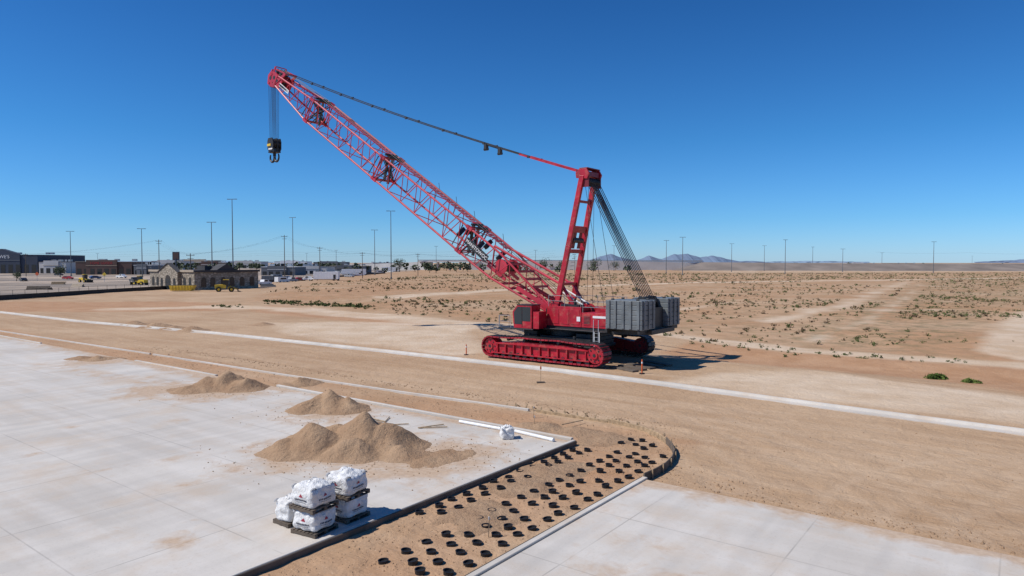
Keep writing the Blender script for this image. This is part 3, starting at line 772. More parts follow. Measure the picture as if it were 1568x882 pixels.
def text3(body,size,origin,xdir,updir,mat,parent,name,ext=0.006,align='CENTER'):
    cu=bpy.data.curves.new(name,'FONT'); cu.body=body; cu.size=size; cu.extrude=ext; cu.align_x=align; cu.align_y='CENTER'
    cu.materials.append(mat); o=bpy.data.objects.new(name,cu); COL.objects.link(o)
    x=Vector(xdir).normalized(); y=Vector(updir).normalized(); z=x.cross(y)
    Mx=Matrix((x,y,z)).transposed().to_4x4(); Mx.translation=Vector(origin); o.parent=parent; o.matrix_local=Mx; return o
xd=B(7.2,0,.0)-B(10.0,0,.15)
text3('MANITOWOC',.42,B(8.6,-1.325,.075),xd,Vector((0,-1,0)).cross(xd),WHITE,crane,'boom_lettering')
mb=MB(); mb.rbeam(B(41.4,-.95,0),B(39.4,-1.04,0),.03,.36,0); part(mb,'tip_plate',[WHITE])
text3('MANITOWOC',.30,B(40.4,-1.03,0),-dB,nB,PBLK,crane,'tip_lettering',.03)
mb=MB()
for sy in (-1,1):
    y=sy*.66
    pts=[B(LB-1.9,0,.45),B(LB-.2,0,.7),B(LB+.6,0,.45),B(LB+.85,0,-.1),B(LB+.5,0,-.95),B(LB-.2,0,-1.0),B(LB-1.7,0,-.5)]
    mb.prism([(p.x,p.z) for p in pts],y-.04,y+.04,0)
    for tt,nn in ((-1.0,0),(-.3,.1),(.3,-.2)): c_=B(LB+tt,y+sy*.045,nn); mb.beam(c_,c_+Vector((0,sy*.01,0)),.2,1,14)
for k in range(5): 
    y=-.4+k*.2
    mb.beam(B(LB+.25,y-.03,-.75),B(LB+.25,y+.03,-.75),.42,1,18)
    if k%2==0: mb.beam(B(LB-.1,y-.03,.75),B(LB-.1,y+.03,.75),.33,1,16)
mb.beam(B(LB+.25,-.75,-.75),B(LB+.25,.75,-.75),.12,0,10)
mb.rbeam(B(LB-1.4,-.7,.3),B(LB-1.4,.7,.3),.2,.2,0); mb.rbeam(B(LB+.2,-.7,.2),B(LB+.2,.7,.2),.5,.3,0)
for sy in (-.66,.66):
    mb.rbeam(B(LB-1.4,sy,.45),B(LB-1.9,sy,1.25),.1,.3,0); mb.rbeam(B(LB-1.9,sy,1.25),B(LB-.1,sy,1.0),.08,.14,0); mb.rbeam(B(LB+.1,sy,.6),B(LB+.1,sy,1.2),.08,.2,0)
mb.beam(B(LB-1.9,-.7,1.25),B(LB-1.9,.7,1.25),.12,0,8); mb.beam(B(LB+.1,-.6,1.2),B(LB+.1,.6,1.2),.05,0,6)
mb.beam(B(LB+.8,0,.2),B(LB+.8,0,.2)+Vector((-.35,0,.35)),.05,1,6); mb.box(B(LB+.8,0,.2)+Vector((-.4,0,.45)),(.2,.2,.2),0)
part(mb,'boom_head',[REDB,BLACK])
mb=MB()
A0=Vector((1.35,0,14.1)); A1=B(LB-1.9,0,1.3)
def pend(t,y): 
    p=A0.lerp(A1,t); p.z-=0.4*4*t*(1-t); return Vector((p.x,y*(.9-.22*t),p.z))
N_=40
for i in range(N_):
    t0=i/N_;t1=(i+1)/N_
    red=t0<.13
    for y in ((-1,1) if not red else (-1,-.85,.85,1)):
        mb.rbeam(pend(t0,y),pend(t1,y),.05 if not red else .06,.085 if not red else .14,1 if red else 0)
    if i%5==0: mb.box(pend(t0,-1),(.22,.14,.15),0); mb.box(pend(t0,1),(.22,.14,.15),0)
for t in (.205,.245):
    p=pend(t,-.9); mb.box(p-Vector((0,0,.22)),(.26,.3,.45),0); mb.beam(p-Vector((.2,0,.42)),p-Vector((-.2,0,.42)),.12,0,8)
mb.rbeam(pend(.2,-.9),pend(.25,-.9),.1,.2,0)
part(mb,'boom_pendants',[BLACK,RED])
mb=MB()
for y in (-.35,.05,.4):
    pv=Vector((.6,y,4.1))
    for t in (5,10.3,22.8,35,LB-.1):
        q=B(t,y,sec(t)[0]+.38 if t<LB-1 else 1.1); mb.beam(pv,q,.022,0,5); pv=q
hk=B(LB+.25,0,-.75)+Vector((-.2,0,0))
BLK=Vector((hk.x,0,20.6))
for k in range(6):
    y=-.42+k*.168; mb.beam((hk.x-.30,y,hk.z),(BLK.x-.3,y*.8,BLK.z),.018,0,5); mb.beam((hk.x+.3,y,hk.z),(BLK.x+.3,y*.8,BLK.z),.018,0,5)
part(mb,'hoist_ropes',[ROPE])
mb=MB(); x0=BLK.x; z0=BLK.z
for k in range(5): mb.beam((x0,-.36+k*.18-.035,z0-.25),(x0,-.36+k*.18+.035,z0-.25),.50,0,20)
for y in (-.5,.5,0.09):
    mb.prism([(x0-.52,z0-.1),(x0-.38,z0+.32),(x0+.38,z0+.32),(x0+.52,z0-.1),(x0+.5,z0-.85),(x0+.25,z0-1.15),(x0-.25,z0-1.15),(x0-.5,z0-.85)],y-.04,y+.04,0)
mb.b2(x0-.545,x0+.1,-.56,-.542,z0-.55,z0-.30,1)
mb.b2(x0-.30,x0+.40,-.56,-.542,z0-.95,z0-.80,2)
mb.b2(x0-.5,x0+.5,-.45,.45,z0-1.25,z0-1.1,0)
mb.beam((x0,0,z0-1.25),(x0,0,z0-1.65),.17,0,12)
for s in (-1,1):
    pv=None
    for k in range(9):
        p=Vector((x0+s*(.40-.40*math.cos(math.radians(k*27))),0,z0-1.72-.5*math.sin(math.radians(k*27))))
        rr=.15-.009*k
        if pv is not None: mb.beam(pv,p,rr+.009,0,8,rr)
        pv=p
part(mb,'hook_block',[BLACK,YEL,WHITE])
mb=MB()
for k in range(5):
    x,y=G(955+k*13,566-k*2.2); mb.box((x,y,0.05),(0.55,2.4,0.12),0,rz=SITE+1.2)
mb.out('timber_mats',[WOODG],bevel=0.01)

# ------------------------------------------------ site stakes / markers
def marker(px,py,h,mat=ORANGE,r=0.045):
    x,y=G(px,py); mb=MB(); mb.beam((0,0,.05),(0,0,h),r,0,8); mb.beam((0,0,0),(0,0,.06),r*4,1,10); mb.beam((0,0,h*.72),(0,0,h*.85),r*1.15,2,8)
    mb.out('delineator_post',[mat,RUB,WHITE],loc=(x,y,gz(x,y)))
marker(714,543,.85); marker(983,572,.95); marker(875,558,.8); marker(932,556,.7,WHITE,.07)
x,y=G(828,586); mb=MB(); mb.rbeam((0,0,0),(0,0,1.05),.04,.02,0); mb.box((0,0,.9),(.09,.03,.18),1); mb.box((0,0,.03),(.5,.3,.06),2); mb.out('survey_stake',[WOOD,ORANGE,WOODG],loc=(x,y,0))
for px,py in ((748,822),(818,655),(817,640)):
    x,y=G(px,py); mb=MB(); mb.rbeam((0,0,0),(0.03,0,.55),.04,.02,0); mb.box((0.02,0,.5),(.05,.03,.08),1); mb.out('survey_stake',[WOOD,WHITE],loc=(x,y,0))

# ------------------------------------------------ vegetation
def shrub_mat(name,c1,c2):
    m,nt,b=newmat(name); g=nt.nodes.new('ShaderNodeNewGeometry').outputs['Position']
    c=mixc(nt,nz(nt,g,0.9,3,0.35,0.65),c1,c2); L(nt,c,b.inputs['Base Color']); b.inputs['Roughness'].default_value=0.9; b.inputs['Specular IOR Level'].default_value=.1
    return m
SH1=shrub_mat('scrub_green',(0.045,0.065,0.020),(0.10,0.115,0.04)); SH2=shrub_mat('scrub_dry',(0.14,0.095,0.05),(0.08,0.055,0.032))
def shrub(mb,x,y,z,r,n,mi):
    for k in range(n):
        t=random.uniform(0,2*math.pi); e=random.uniform(0.15,1.4); q=random.uniform(.2,1.0)*r
        p=Vector((x+q*math.cos(t)*math.cos(e),y+q*math.sin(t)*math.cos(e),z+q*math.sin(e)*.75))
        s=r*random.uniform(.2,.4); d=Vector((random.gauss(0,1),random.gauss(0,1),random.gauss(0,1)+.6)).normalized(); o=d.orthogonal().normalized()
        mb.add([p-d*s,p+o*s*.5,p+d*s,p-o*s*.5],[(0,1,2,3)],mi)
mb=MB()
def inpoly(x,y,P):
    c=False; n=len(P)
    for i in range(n):
        a=P[i];b=P[(i+1)%n]
        if (a[1]>y)!=(b[1]>y) and x<(b[0]-a[0])*(y-a[1])/(b[1]-a[1])+a[0]: c=not c
    return c
field=[G(*p) for p in [(560,482),(700,487),(780,500),(900,509),(1060,521),(1200,534),(1400,548),(1750,572),(1750,418),(700,420),(480,434),(340,462)]]
LANES=[[G(*p) for p in l] for l in ([(1180,492),(1290,470),(1350,445),(1390,432)],[(1240,522),(1330,492),(1385,458),(1410,434)],[(600,456),(700,449),(830,441),(1080,433),(1300,430),(1568,426)],[(1060,500),(1250,480),(1480,474),(1700,490)])]
def inlane(x,y):
    for l in LANES:
        for p,q in zip(l,l[1:]):
            dx,dy=q[0]-p[0],q[1]-p[1]; t=max(0,min(1,((x-p[0])*dx+(y-p[1])*dy)/(dx*dx+dy*dy)))
            if math.hypot(x-p[0]-dx*t,y-p[1]-dy*t)<2.2: return True
    return False
def addshrubs(n,dmin,dmax,pxa,pxb,rr,thr,nl=14,pg=.7):
    c=0; tries=0
    while c<n and tries<n*30:
        tries+=1
        d=math.sqrt(random.uniform(dmin*dmin,dmax*dmax)); px=random.uniform(pxa,pxb); x,y=at(px,d)
        if not inpoly(x,y,field) or inlane(x,y): continue
        v=noise.noise(Vector((x*.035,y*.035,1.5)))
        if v<thr: continue
        k=random.random()
        shrub(mb,x,y,gz(x,y),(rr[0]+(rr[1]-rr[0])*k**2)*(1.5 if random.random()<.06 else 1),nl,0 if random.random()<pg else 1); c+=1
addshrubs(850,60,130,1000,1700,(.13,.46),-.3,18,.55)
addshrubs(650,60,150,1230,1700,(.15,.55),-.1,16,.8)
addshrubs(2600,120,300,330,1700,(.22,.8),-.2,11,.6)
addshrubs(2600,280,620,500,1700,(.45,1.15),-.25,7,.75)
addshrubs(280,80,130,600,800,(.15,.5),-.4,16,.6)
for i in range(190):
    t=random.random(); px=405+t*170; py=463+t*10+random.gauss(0,1.6); x,y=G(px,py); shrub(mb,x,y,gz(x,y),random.uniform(.2,.6),18,0)
for i in range(24):
    px=random.uniform(325,375); py=470+random.gauss(0,.8); x,y=G(px,py); shrub(mb,x,y,gz(x,y),random.uniform(.2,.4),18,0)
for i in range(60):
    px=random.uniform(1050,1500); py=526+(px-1050)*.07+random.gauss(0,3); x,y=G(px,py); shrub(mb,x,y,gz(x,y),random.uniform(.1,.35),16,0)
mb.out('desert_scrub',[SH1,SH2])
BG=shrub_mat('bush_green',(0.05,0.085,0.018),(0.12,0.15,0.04))
for px,py,r in ((1434,574,.85),(1489,582,.6)):
    mb=MB(); x,y=G(px,py)
    for k in range(7): shrub(mb,random.uniform(-.6,.6)*r,random.uniform(-.4,.4)*r,0,r*random.uniform(.4,.65),130,0)
    mb.out('bush',[BG],loc=(x,y,gz(x,y)-.02))
def tree(name,px,d,h,w,n=420):
    x,y=at(px,d); mb=MB(); mb.beam((0,0,-.2),(0.1,0,h*.4),h*.035,1,8,h*.02)
    lumps=[]
    for k in range(9):
        t=random.uniform(0,6.28); q=random.uniform(.1,.42)*w; z=h*random.uniform(.42,.82); lumps.append((q*math.cos(t),q*math.sin(t),z,random.uniform(.16,.27)*w))
        mb.beam((0.1,0,h*.38),(q*math.cos(t),q*math.sin(t),z),h*.013,1,5,h*.005)
    for k in range(n):
        c=random.choice(lumps); v=Vector((random.gauss(0,1),random.gauss(0,1),random.gauss(0,1))).normalized()*c[3]*random.uniform(.6,1.1)
        p=Vector(c[:3])+v; s=h*random.uniform(.02,.05); dd=Vector((random.gauss(0,1),random.gauss(0,1),random.gauss(0,1))).normalized(); o=dd.orthogonal()
        o.normalize(); mb.add([p-dd*s,p+o*s*.7,p+dd*s,p-o*s*.7],[(0,1,2,3)],0)
    mb.out(name,[LEAF,BARK],loc=(x,y,0))
for px,d,h,w in ((612,520,10,11),(836,560,10,13),(860,600,9,10),(912,560,10,13),(942,620,8,10),(92,330,6.5,6),(655,620,6,6),(560,480,6,6),(25,260,4,4)): tree('tree',px,d,h,w,620)
mb=MB()
for k in range(190):
    d=random.uniform(420,1100); px=random.uniform(-60,760) if k<145 else random.uniform(760,1600)
    if px>980: d=random.uniform(900,1500)
    x,y=at(px,d); h=random.uniform(3.5,8); w=h*random.uniform(.8,1.3)
    mb.beam((x,y,0),(x,y,h*.5),.2,1,5)
    for j in range(46):
        v=Vector((random.gauss(0,1),random.gauss(0,1),random.gauss(0,1))).normalized()*random.uniform(.5,1)
        p=Vector((x+v.x*w*.5,y+v.y*w*.5,h*.62+v.z*h*.38)); s=h*random.uniform(.08,.16); dd=Vector((random.gauss(0,1),random.gauss(0,1),random.gauss(0,1))).normalized(); o=dd.orthogonal().normalized()
        mb.add([p-dd*s,p+o*s,p+dd*s,p-o*s],[(0,1,2,3)],0)
mb.out('distant_trees',[LEAF,BARK])

# ------------------------------------------------ fence
fp=[(-300,477),(-100,466),(0,460),(150,450),(290,441),(400,434),(500,426.5),(590,419)]
FP=[G(*p) for p in fp]; mb=MB()
for p,q in zip(FP,FP[1:]):
    l=math.hypot(q[0]-p[0],q[1]-p[1]); n=max(1,int(l/3)); d=((q[0]-p[0])/l,(q[1]-p[1])/l)
    mb.rbeam((p[0],p[1],.5),(q[0],q[1],.5),.03,1.0,0,side=(-d[1],d[0],0))
    for i in range(n): 
        t=i/n; mb.beam((p[0]+(q[0]-p[0])*t,p[1]+(q[1]-p[1])*t,0),(p[0]+(q[0]-p[0])*t,p[1]+(q[1]-p[1])*t,1.9),.035,1,5)
    mb.beam((p[0],p[1],1.85),(q[0],q[1],1.85),.022,1,4)
mb.out('silt_fence',[M('fence_fabric',(0.030,0.026,0.024),.8,.4,.3,dirt=.2,dirtcol=(.12,.08,.055)),BLACK])

# ------------------------------------------------ buildings
def stone_building():
    e=empty('stone_building',(*G(298,445),0),SITE)
    W,D,Hh=24,18.5,5.1
    mb=MB(); mb.b2(-W,0,0,D,0,Hh); mb.out('walls',[STONE],e)
    mb=MB(); mb.b2(-W+.4,-.4,.4,D-.4,Hh+.004,Hh+.10); 
    for c in ((-18,12),(-9,11),(-5,6)): mb.box((c[0],c[1],Hh+.7),(2.2,2.0,1.2))
    mb.out('flat_roof',[ROOFD],e)
    mb=MB()
    mb.prism([(-17,0),(-7,0),(-7,4.9),(-12,7.0),(-17,4.9)],-.9,-.003,0)
    mb.out('front_gable',[STONE],e)
    mb=MB(); mb.rbeam((-17.6,-.45,4.7),(-12,-.45,7.15),1.3,.16,0); mb.rbeam((-6.4,-.45,4.7),(-12,-.45,7.15),1.3,.16,0); mb.out('gable_coping',[ROOFD],e)
    mb=MB()
    def arch(cx,w,h0,h1,face,yy):
        pts=[(cx-w/2,h0),(cx+w/2,h0)]
        for k in range(7):
            t=math.pi*k/6; pts.append((cx+w/2*math.cos(t),h1+w/2*math.sin(t)))
        if face==1: mb.prism(pts,yy-.05,yy,0)
        else:
            n=len(pts); vs=[(.004,y,z) for y,z in pts]+[(.06,y,z) for y,z in pts]
            mb.add(vs,[tuple(range(n)),tuple(range(2*n-1,n-1,-1))]+[(i,(i+1)%n,n+(i+1)%n,n+i) for i in range(n)],0)
    arch(-12,2.8,0,2.6,1,-.91); arch(-15.4,1.2,1,2.6,1,-.91); arch(-8.6,1.2,1,2.6,1,-.91)
    for c in (-22,-19.5,-5,-2.2): arch(c,1.3,1.0,2.8,1,-.005)
    for c in (2.5,5,8.0,10.5,13.5,16.5): arch(c,1.4,.9,2.7,2,0)
    mb.out('windows',[GLASS],e)
    mb=MB(); mb.add([(.02,5,4.6),(.02,13,4.6),(.02,9,7.0),(-4,5,4.6),(-4,13,4.6),(-4,9,7.0)],[(0,1,2),(5,4,3),(0,2,5,3),(2,1,4,5)]); mb.b2(.065,.4,-.3,D+.3,4.75,5.3)
    mb.out('side_pediment',[ROOFD],e)  # pediment and side trim darkened: this side's shade is in the colour
    mb=MB(); mb.b2(-W-.2,-17.1,-.3,-.01,4.8,5.35); mb.b2(-6.9,.06,-.3,-.01,4.8,5.35); mb.out('cornice',[STUCCO],e)
stone_building()
def shop(name,px0,px1,ybase,ytop,wall,depth=25,trim=WHITE,gable=False,rz=0.0,sign=None,signmat=WHITE,bays=6):
    d=FL*H/(ybase-HZ); x0,_=at(px0,d); x1,_=at(px1,d); w=x1-x0; h=zy(ytop,d)
    e=empty(name,((x0+x1)/2,d,0),rz)
    mb=MB(); mb.b2(-w/2,w/2,0,depth,0,h*.86); mb.b2(-w*.3,w*.25,-.8,-.01,0,h*(.9 if gable else 1.0)); 
    if gable: mb.prism([(-w*.3,h*.9),(w*.25,h*.9),(-w*.025,h*1.15)],-.8,3,0)
    mb.out('walls',[wall],e)
    mb=MB(); mb.b2(-w/2-.15,w/2+.15,-.15,depth,h*.862,h*.862+.25); mb.b2(-w*.3-.1,w*.25+.1,-.95,-.82,h*.60,h*.63)
    mb.out('parapet',[trim],e)
    mb=MB()
    for k in range(bays):
        c=-w/2+w*(k+.5)/bays; y=-.82 if -w*.3<c<w*.25 else -.02
        mb.b2(c-w/bays*.3,c+w/bays*.3,y-.03,y-.004,.3,h*.42)
    mb.out('windows',[GLASS],e)
    mb=MB()
    for k in range(4): c=random.uniform(-w*.4,w*.4); mb.box((c,depth*.5,h*.9+.9),(2.2,2.2,1.3))
    mb.out('roof_units',[STEEL],e)
    if sign: text3(sign,h*.22,(-w*.025,-.85,h*.78),(1,0,0),(0,0,1),signmat,e,'sign_lettering',.02)
    return e
shop('hardware_store',-45,58,419,386,SLATE,50,sign="LOWE'S",gable=True,bays=9,trim=GREYB)
shop('beige_shop',60,101,419,399,CONCW,20,bays=4,trim=STUCCO)
shop('retail_store',116,202,421,398,BROWNB,30,sign='HOME GOODS',signmat=M('sign_red',(.4,.03,.03)),bays=8,trim=STUCCO)
shop('commercial_building',400,452,422,407,GREYB,20,bays=5)
shop('commercial_building',455,500,420,407,CONCW,20,bays=5,trim=GREYB)
shop('commercial_building',505,560,418,406,GREYB,20,bays=6,trim=STUCCO)
shop('commercial_building',205,232,421,404,GREYB,20,bays=3)
shop('commercial_building',300,345,414,400,BROWNB,20,bays=3)
shop('commercial_building',560,620,413,402,GREYB,20,bays=6)
for px0,px1,yb,yt,m in ((-160,-60,419,398,STUCCO),(62,112,411,396,GREYB),(232,280,413,398,CONCW),(270,330,409,397,STUCCO),(350,400,411,399,CONCW),(420,470,410,399,WHITE),(480,530,409,400,GREYB),(1298,1330,407.5,402,WHITE),(1333,1420,408,403,BROWNB)):
    shop('commercial_building',px0,px1,yb,yt,m,25,bays=5,trim=STUCCO if m!=BROWNB else WHITE)
def highway():
    e=empty('highway_overpass')
    mb=MB()
    def wall(px0,d0,px1,d1,z0a,z0b,th=.8,mi=0,zb=-.2):
        a=at(px0,d0); b=at(px1,d1); dx,dy=b[0]-a[0],b[1]-a[1]; l=math.hypot(dx,dy); nx,ny=-dy/l*th,dx/l*th
        vs=[(a[0],a[1],zb),(b[0],b[1],zb),(b[0],b[1],z0b),(a[0],a[1],z0a),(a[0]+nx,a[1]+ny,zb),(b[0]+nx,b[1]+ny,zb),(b[0]+nx,b[1]+ny,z0b),(a[0]+nx,a[1]+ny,z0a)]
        mb.add(vs,[(0,1,2,3),(7,6,5,4),(3,2,6,7),(0,3,7,4),(1,5,6,2)],mi)
    wall(520,700,652,660,4.5,8.2,14); wall(722,650,905,640,9.0,9.0,14); wall(905,640,1075,640,9.0,7.2,14)
    wall(640,657,735,648,9.1,9.2,14,0,7.6)
    mb.out('retaining_walls',[CONCW],e)
    mb=MB()
    for px in (655,670,688,704,719):
        x,y=at(px,655); 
        for k in (2,11): mb.beam((x,y+k,0),(x,y+k,7.8),.7,0,8)
    mb.out('bridge_piers',[CONCW],e)
    mb=MB()
    wall(640,656,1075,639,10,7.9,.3,0,9.3)
    mb.out('barrier',[STEEL],e)
highway()
mb=MB()
a=[at(1075,640),at(1300,620),at(1750,600)]
for (p,q),(h0,h1) in zip(zip(a,a[1:]),((7.6,6.6),(6.6,6.2))):
    mb.add([(p[0],p[1]-35,0),(q[0],q[1]-35,0),(q[0],q[1],h1),(p[0],p[1],h0),(q[0],q[1]+60,h1),(p[0],p[1]+60,h0)],[(0,1,2,3),(3,2,4,5)])
p=at(1020,630); q=a[0]; mb.add([(p[0],p[1]-20,0),(q[0],q[1]-35,0),(q[0],q[1],7.6)],[(0,1,2)])
mb.out('highway_embankment',[M('embankment_gravel',(0.22,0.18,0.15),.95,.35,.05)])

# ------------------------------------------------ lamps, poles
def lamp(px,ytop,h,arms=1.4,rot=None):
    d=(h-H)*FL/(HZ-ytop); x,y=at(px,d); mb=MB(); mb.beam((0,0,0),(0,0,h),.24,0,8,.12)
    mb.beam((0,0,0),(0,0,.8),.4,0,8)
    rot=random.uniform(-.5,.5) if rot is None else rot
    ax=Vector((math.cos(rot),math.sin(rot),0)); a=arms
    mb.beam(Vector((0,0,h-.1))-ax*a,Vector((0,0,h-.1))+ax*a,.08,0,5)
    for s in (-1,1): 
        c=ax*a*s; mb.box((c.x,c.y,h-.12),(.9,.45,.22),0,rz=rot); mb.box((c.x*.5,c.y*.5,h-.12),(.7,.4,.2),0,rz=rot)
    mb.out('street_lamp',[POLE],loc=(x,y,0))
for px,yt,h in ((109,354,24),(218,350,24),(325,340,24),(357,305,32),(449,333,30),(599,323,30),(574,352,26)): lamp(px,yt,h,1.5)
for px,yt in ((1202,367),(1429,370),(1045,363),(1020,368),(1120,373),(1170,376),(1244,378),(940,376),(1290,381),(1488,392),(1350,387),(820,383),(668,377),(515,383),(470,388),(150,388)): lamp(px,yt,22 if yt<380 else 18,1.3)
poles=[]
for px,yt,h in ((-120,385,12),(40,388,12),(244,367,16),(292,388,10),(436,360,18),(490,378,14),(555,386,12),(640,388,12),(760,390,12),(880,391,12)):
    d=(h-H)*FL/(HZ-yt); x,y=at(px,d); mb=MB(); mb.beam((0,0,0),(0,0,h),.17,0,7,.11); mb.box((0,0,h-.6),(2.4,.12,.14),0); mb.box((0,0,h-1.5),(1.8,.12,.12),0)
    for s in (-1,0,1): mb.beam((s*1.05,0,h-.5),(s*1.05,0,h-.25),.06,0,5)
    mb.out('utility_pole',[WOODG],loc=(x,y,0)); poles.append((x,y,h))
mb=MB()
def wire(p,q,sag=1.2,r=.014):
    pv=None
    for i in range(13):
        t=i/12; v=Vector(p).lerp(Vector(q),t); v.z-=4*sag*t*(1-t)
        if pv is not None: mb.beam(pv,v,r,0,3)
        pv=v
for p,q in zip(poles,poles[1:]):
    for s in (-1,0,1): wire((p[0]+s,p[1],p[2]-.25),(q[0]+s,q[1],q[2]-.25))
for yt,d in ((388,420),(391,430),(384,410)):
    pp=[(*at(px,d),zy(yt,d)) for px in (60,230,400,560,720,850)]
    for p,q in zip(pp,pp[1:]): wire(p,q,1.0,.02)
pp=[(*at(px,600),zy(386+i*.8,600)) for i,px in enumerate((1340,1480,1620,1760))]
for p,q in zip(pp,pp[1:]): wire(p,q,1,.03)
mb.out('power_lines',[ROPE])

# ------------------------------------------------ vehicles etc.
carm={}
def car(px,py,rz,col,kind='car'):
    x,y=G(px,py); key=tuple(col)
    if key not in carm: carm[key]=M('car_paint',col,.3,.1,.5)
    mb=MB(); L_=4.6 if kind=='car' else 5.6
    k=L_/4.6
    if kind=='car': prof=[(-2.25,.35),(2.25,.35),(2.3,.75),(1.9,.95),(1.2,1.0),(.45,1.45),(-1.3,1.48),(-2.1,1.02),(-2.3,.9)]
    elif kind=='pickup': prof=[(-2.25,.5),(2.25,.5),(2.3,1.0),(1.5,1.15),(1.0,1.85),(-.2,1.88),(-.4,1.2),(-2.3,1.2)]
    else: prof=[(-2.3,.4),(2.25,.4),(2.3,1.1),(1.7,1.3),(1.2,2.1),(-2.25,2.15)]
    prof=[(a*k,b) for a,b in prof]; mb.prism(prof,-.9,.9,0)
    wz=1.02 if kind=='car' else 1.25; wt=1.4 if kind=='car' else 1.8
    wx0=-1.4 if kind!='pickup' else -.15
    mb.prism([(wx0*k,wz),(1.1*k*.95,wz),(.45*k if kind=='car' else .85*k,wt),((wx0+.15)*k,wt)],-.915,.915,1)
    for sx in (-1.4,1.4):
        for sy in (-1,1): mb.beam((sx*k,sy*.72,.36),(sx*k,sy*.94,.36),.36,2,12); mb.beam((sx*k,sy*.94,.36),(sx*k,sy*.95,.36),.2,3,8)
    mb.out({'car':'parked_car','pickup':'pickup_truck','van':'panel_van'}[kind],[carm[key],GLASS,RUB,STEEL],loc=(x,y,0),rz=rz,bevel=.04)
cw=(.72,.72,.71);ck=(.03,.03,.035);cr=(.4,.03,.03);cs=(.30,.31,.33);cb=(.05,.09,.2)
for i,(px,py,c,k) in enumerate(((403,437,cw,'pickup'),(432,433,cw,'van'),(445,432,cs,'pickup'),(460,430,cr,'car'),(470,430,cw,'pickup'),(535,425,cs,'pickup'),(550,423,cw,'pickup'),(567,420,ck,'car'),(583,419,cw,'van'),(598,417,cw,'car'),
    (36,431,ck,'car'),(104,428,cr,'car'),(146,427,cb,'car'),(186,426,cw,'pickup'),(205,432,ck,'pickup'),(90,422,ck,'car'),(640,414,cw,'car'),(520,420,cw,'van'),(440,428,cb,'car'),(425,428,cs,'van'))):
    car(px,py,random.choice([SITE,SITE+1.57,0.2,-.3])+random.uniform(-.2,.2),c,k)
def trailer(name,px0,px1,yb,yt,mat,rz=0.0):
    d=FL*H/(yb-HZ); w=at(px1,d)[0]-at(px0,d)[0]; h=zy(yt,d); x,y=at((px0+px1)/2,d)
    mb=MB(); mb.b2(-w/2,w/2,-1.2,1.2,.7,h,0)
    for k in range(int(w/.6)): mb.b2(-w/2+.2+k*.6,-w/2+.28+k*.6,-1.225,-1.203,.8,h-.1,0)
    mb.b2(-w/2+.3,w/2-.3,-1.0,1.0,.5,.69,1)
    for s in (-.55,-.35): mb.beam((w*s*-.9,-1.15,.45),(w*s*-.9,-.8,.45),.45,2,12)
    mb.beam((-w*.35,-.9,0),(-w*.35,-.9,.7),.08,1,6)
    mb.b2(w*.3,w*.3+1,-1.23,-1.204,.8,2.5,1)
    mb.out(name,[mat,BLACK,RUB],loc=(x,y,0),rz=rz,bevel=.03)
trailer('box_trailer',481,519,430,416,WHITE); trailer('box_trailer',524,560,422,412,WHITE,.1); trailer('site_office_trailer',402,425,432,422,GREYB)
trailer('box_trailer',585,612,416.5,409,WHITE)
x,y=G(280,446); mb=MB(); mb.prism([(-2.6,.2),(2.4,.2),(3.0,1.5),(-3.0,1.5)],-1.1,1.1,0); mb.b2(-2.9,2.9,-1.0,1.0,1.502,1.55,1)
for k in range(7): mb.box((-2.2+k*.73,-1.14,.85),(.1,.08,1.2),0)
mb.out('yellow_skip',[YEL,BLACK],loc=(x,y,0),rz=.1)
# small yellow wheel loader in the works yard
def loader(px,py,rz):
    x,y=G(px,py); mb=MB()
    mb.prism([(-2.4,.9),(.2,.9),(.2,1.7),(-1.0,1.9),(-2.4,1.75)],-.8,.8,0); mb.prism([(-.5,1.5),(.7,1.4),(.8,2.9),(-.4,2.95)],-.6,.6,1); mb.b2(-.5,.9,-.7,.7,2.96,3.08,0)
    mb.prism([(.5,.7),(1.8,.7),(1.6,1.3),(.6,1.3)],-.5,.5,0)
    for s in (-.55,.55): mb.rbeam((1.0,s,1.4),(2.9,s,.6),.14,.25,0)
    mb.prism([(2.8,.1),(3.6,.1),(3.0,.3),(3.1,1.1),(2.8,1.0)],-1.2,1.2,2)
    for sx in (-1.5,1.4):
        for s in (-1,1): mb.beam((sx,s*.65,.65),(sx,s*1.15,.65),.65,2,14); mb.beam((sx,s*1.15,.65),(sx,s*1.17,.65),.3,0,10)
    mb.out('wheel_loader',[YEL,GLASS,RUB],loc=(x,y,0),rz=rz,bevel=.03)
loader(345,447,.4); loader(130,433,-.5); loader(215,437,2.8)
for px,py,m,w in ((120,440,STUCCO,5),(60,444,WOODG,6),(410,440,GREYB,4),(90,436,WOOD,4)):
    x,y=G(px,py); mb=MB()
    for k in range(3):
        for j in range(3-k): mb.beam((-w/2,j*.4-.5+k*.2,.2+k*.34),(w/2+random.uniform(-.4,.4),j*.4-.5+k*.2,.2+k*.34),.19,0,8)
    for s in (-.4,.4): mb.box((w*s,0,.02),(.15,2.0,.1),1)
    mb.out('stacked_pipes',[m,WOODG],loc=(x,y,0),rz=random.uniform(-.5,.5))
for px,py,c in ((57,431,ORANGE),(160,432,YEL)):
    x,y=G(px,py); mb=MB(); mb.beam((0,0,0),(0,0,3.0),.06,0,6); mb.prism([(-.8,2.9),(0,2.1),(.8,2.9),(0,3.7)],-.03,.03,1); mb.out('traffic_sign',[STEEL,c],loc=(x,y,0))
x,y=at(270,300); mb=MB(); mb.beam((0,0,0),(0,0,9.5),.3,0,8); mb.b2(-1.5,1.5,-.2,.2,8.3,12,0); mb.b2(-1.2,1.2,-.23,-.203,8.7,11.6,1); mb.out('pylon_sign',[SLATE,BROWNB],loc=(x,y,0))

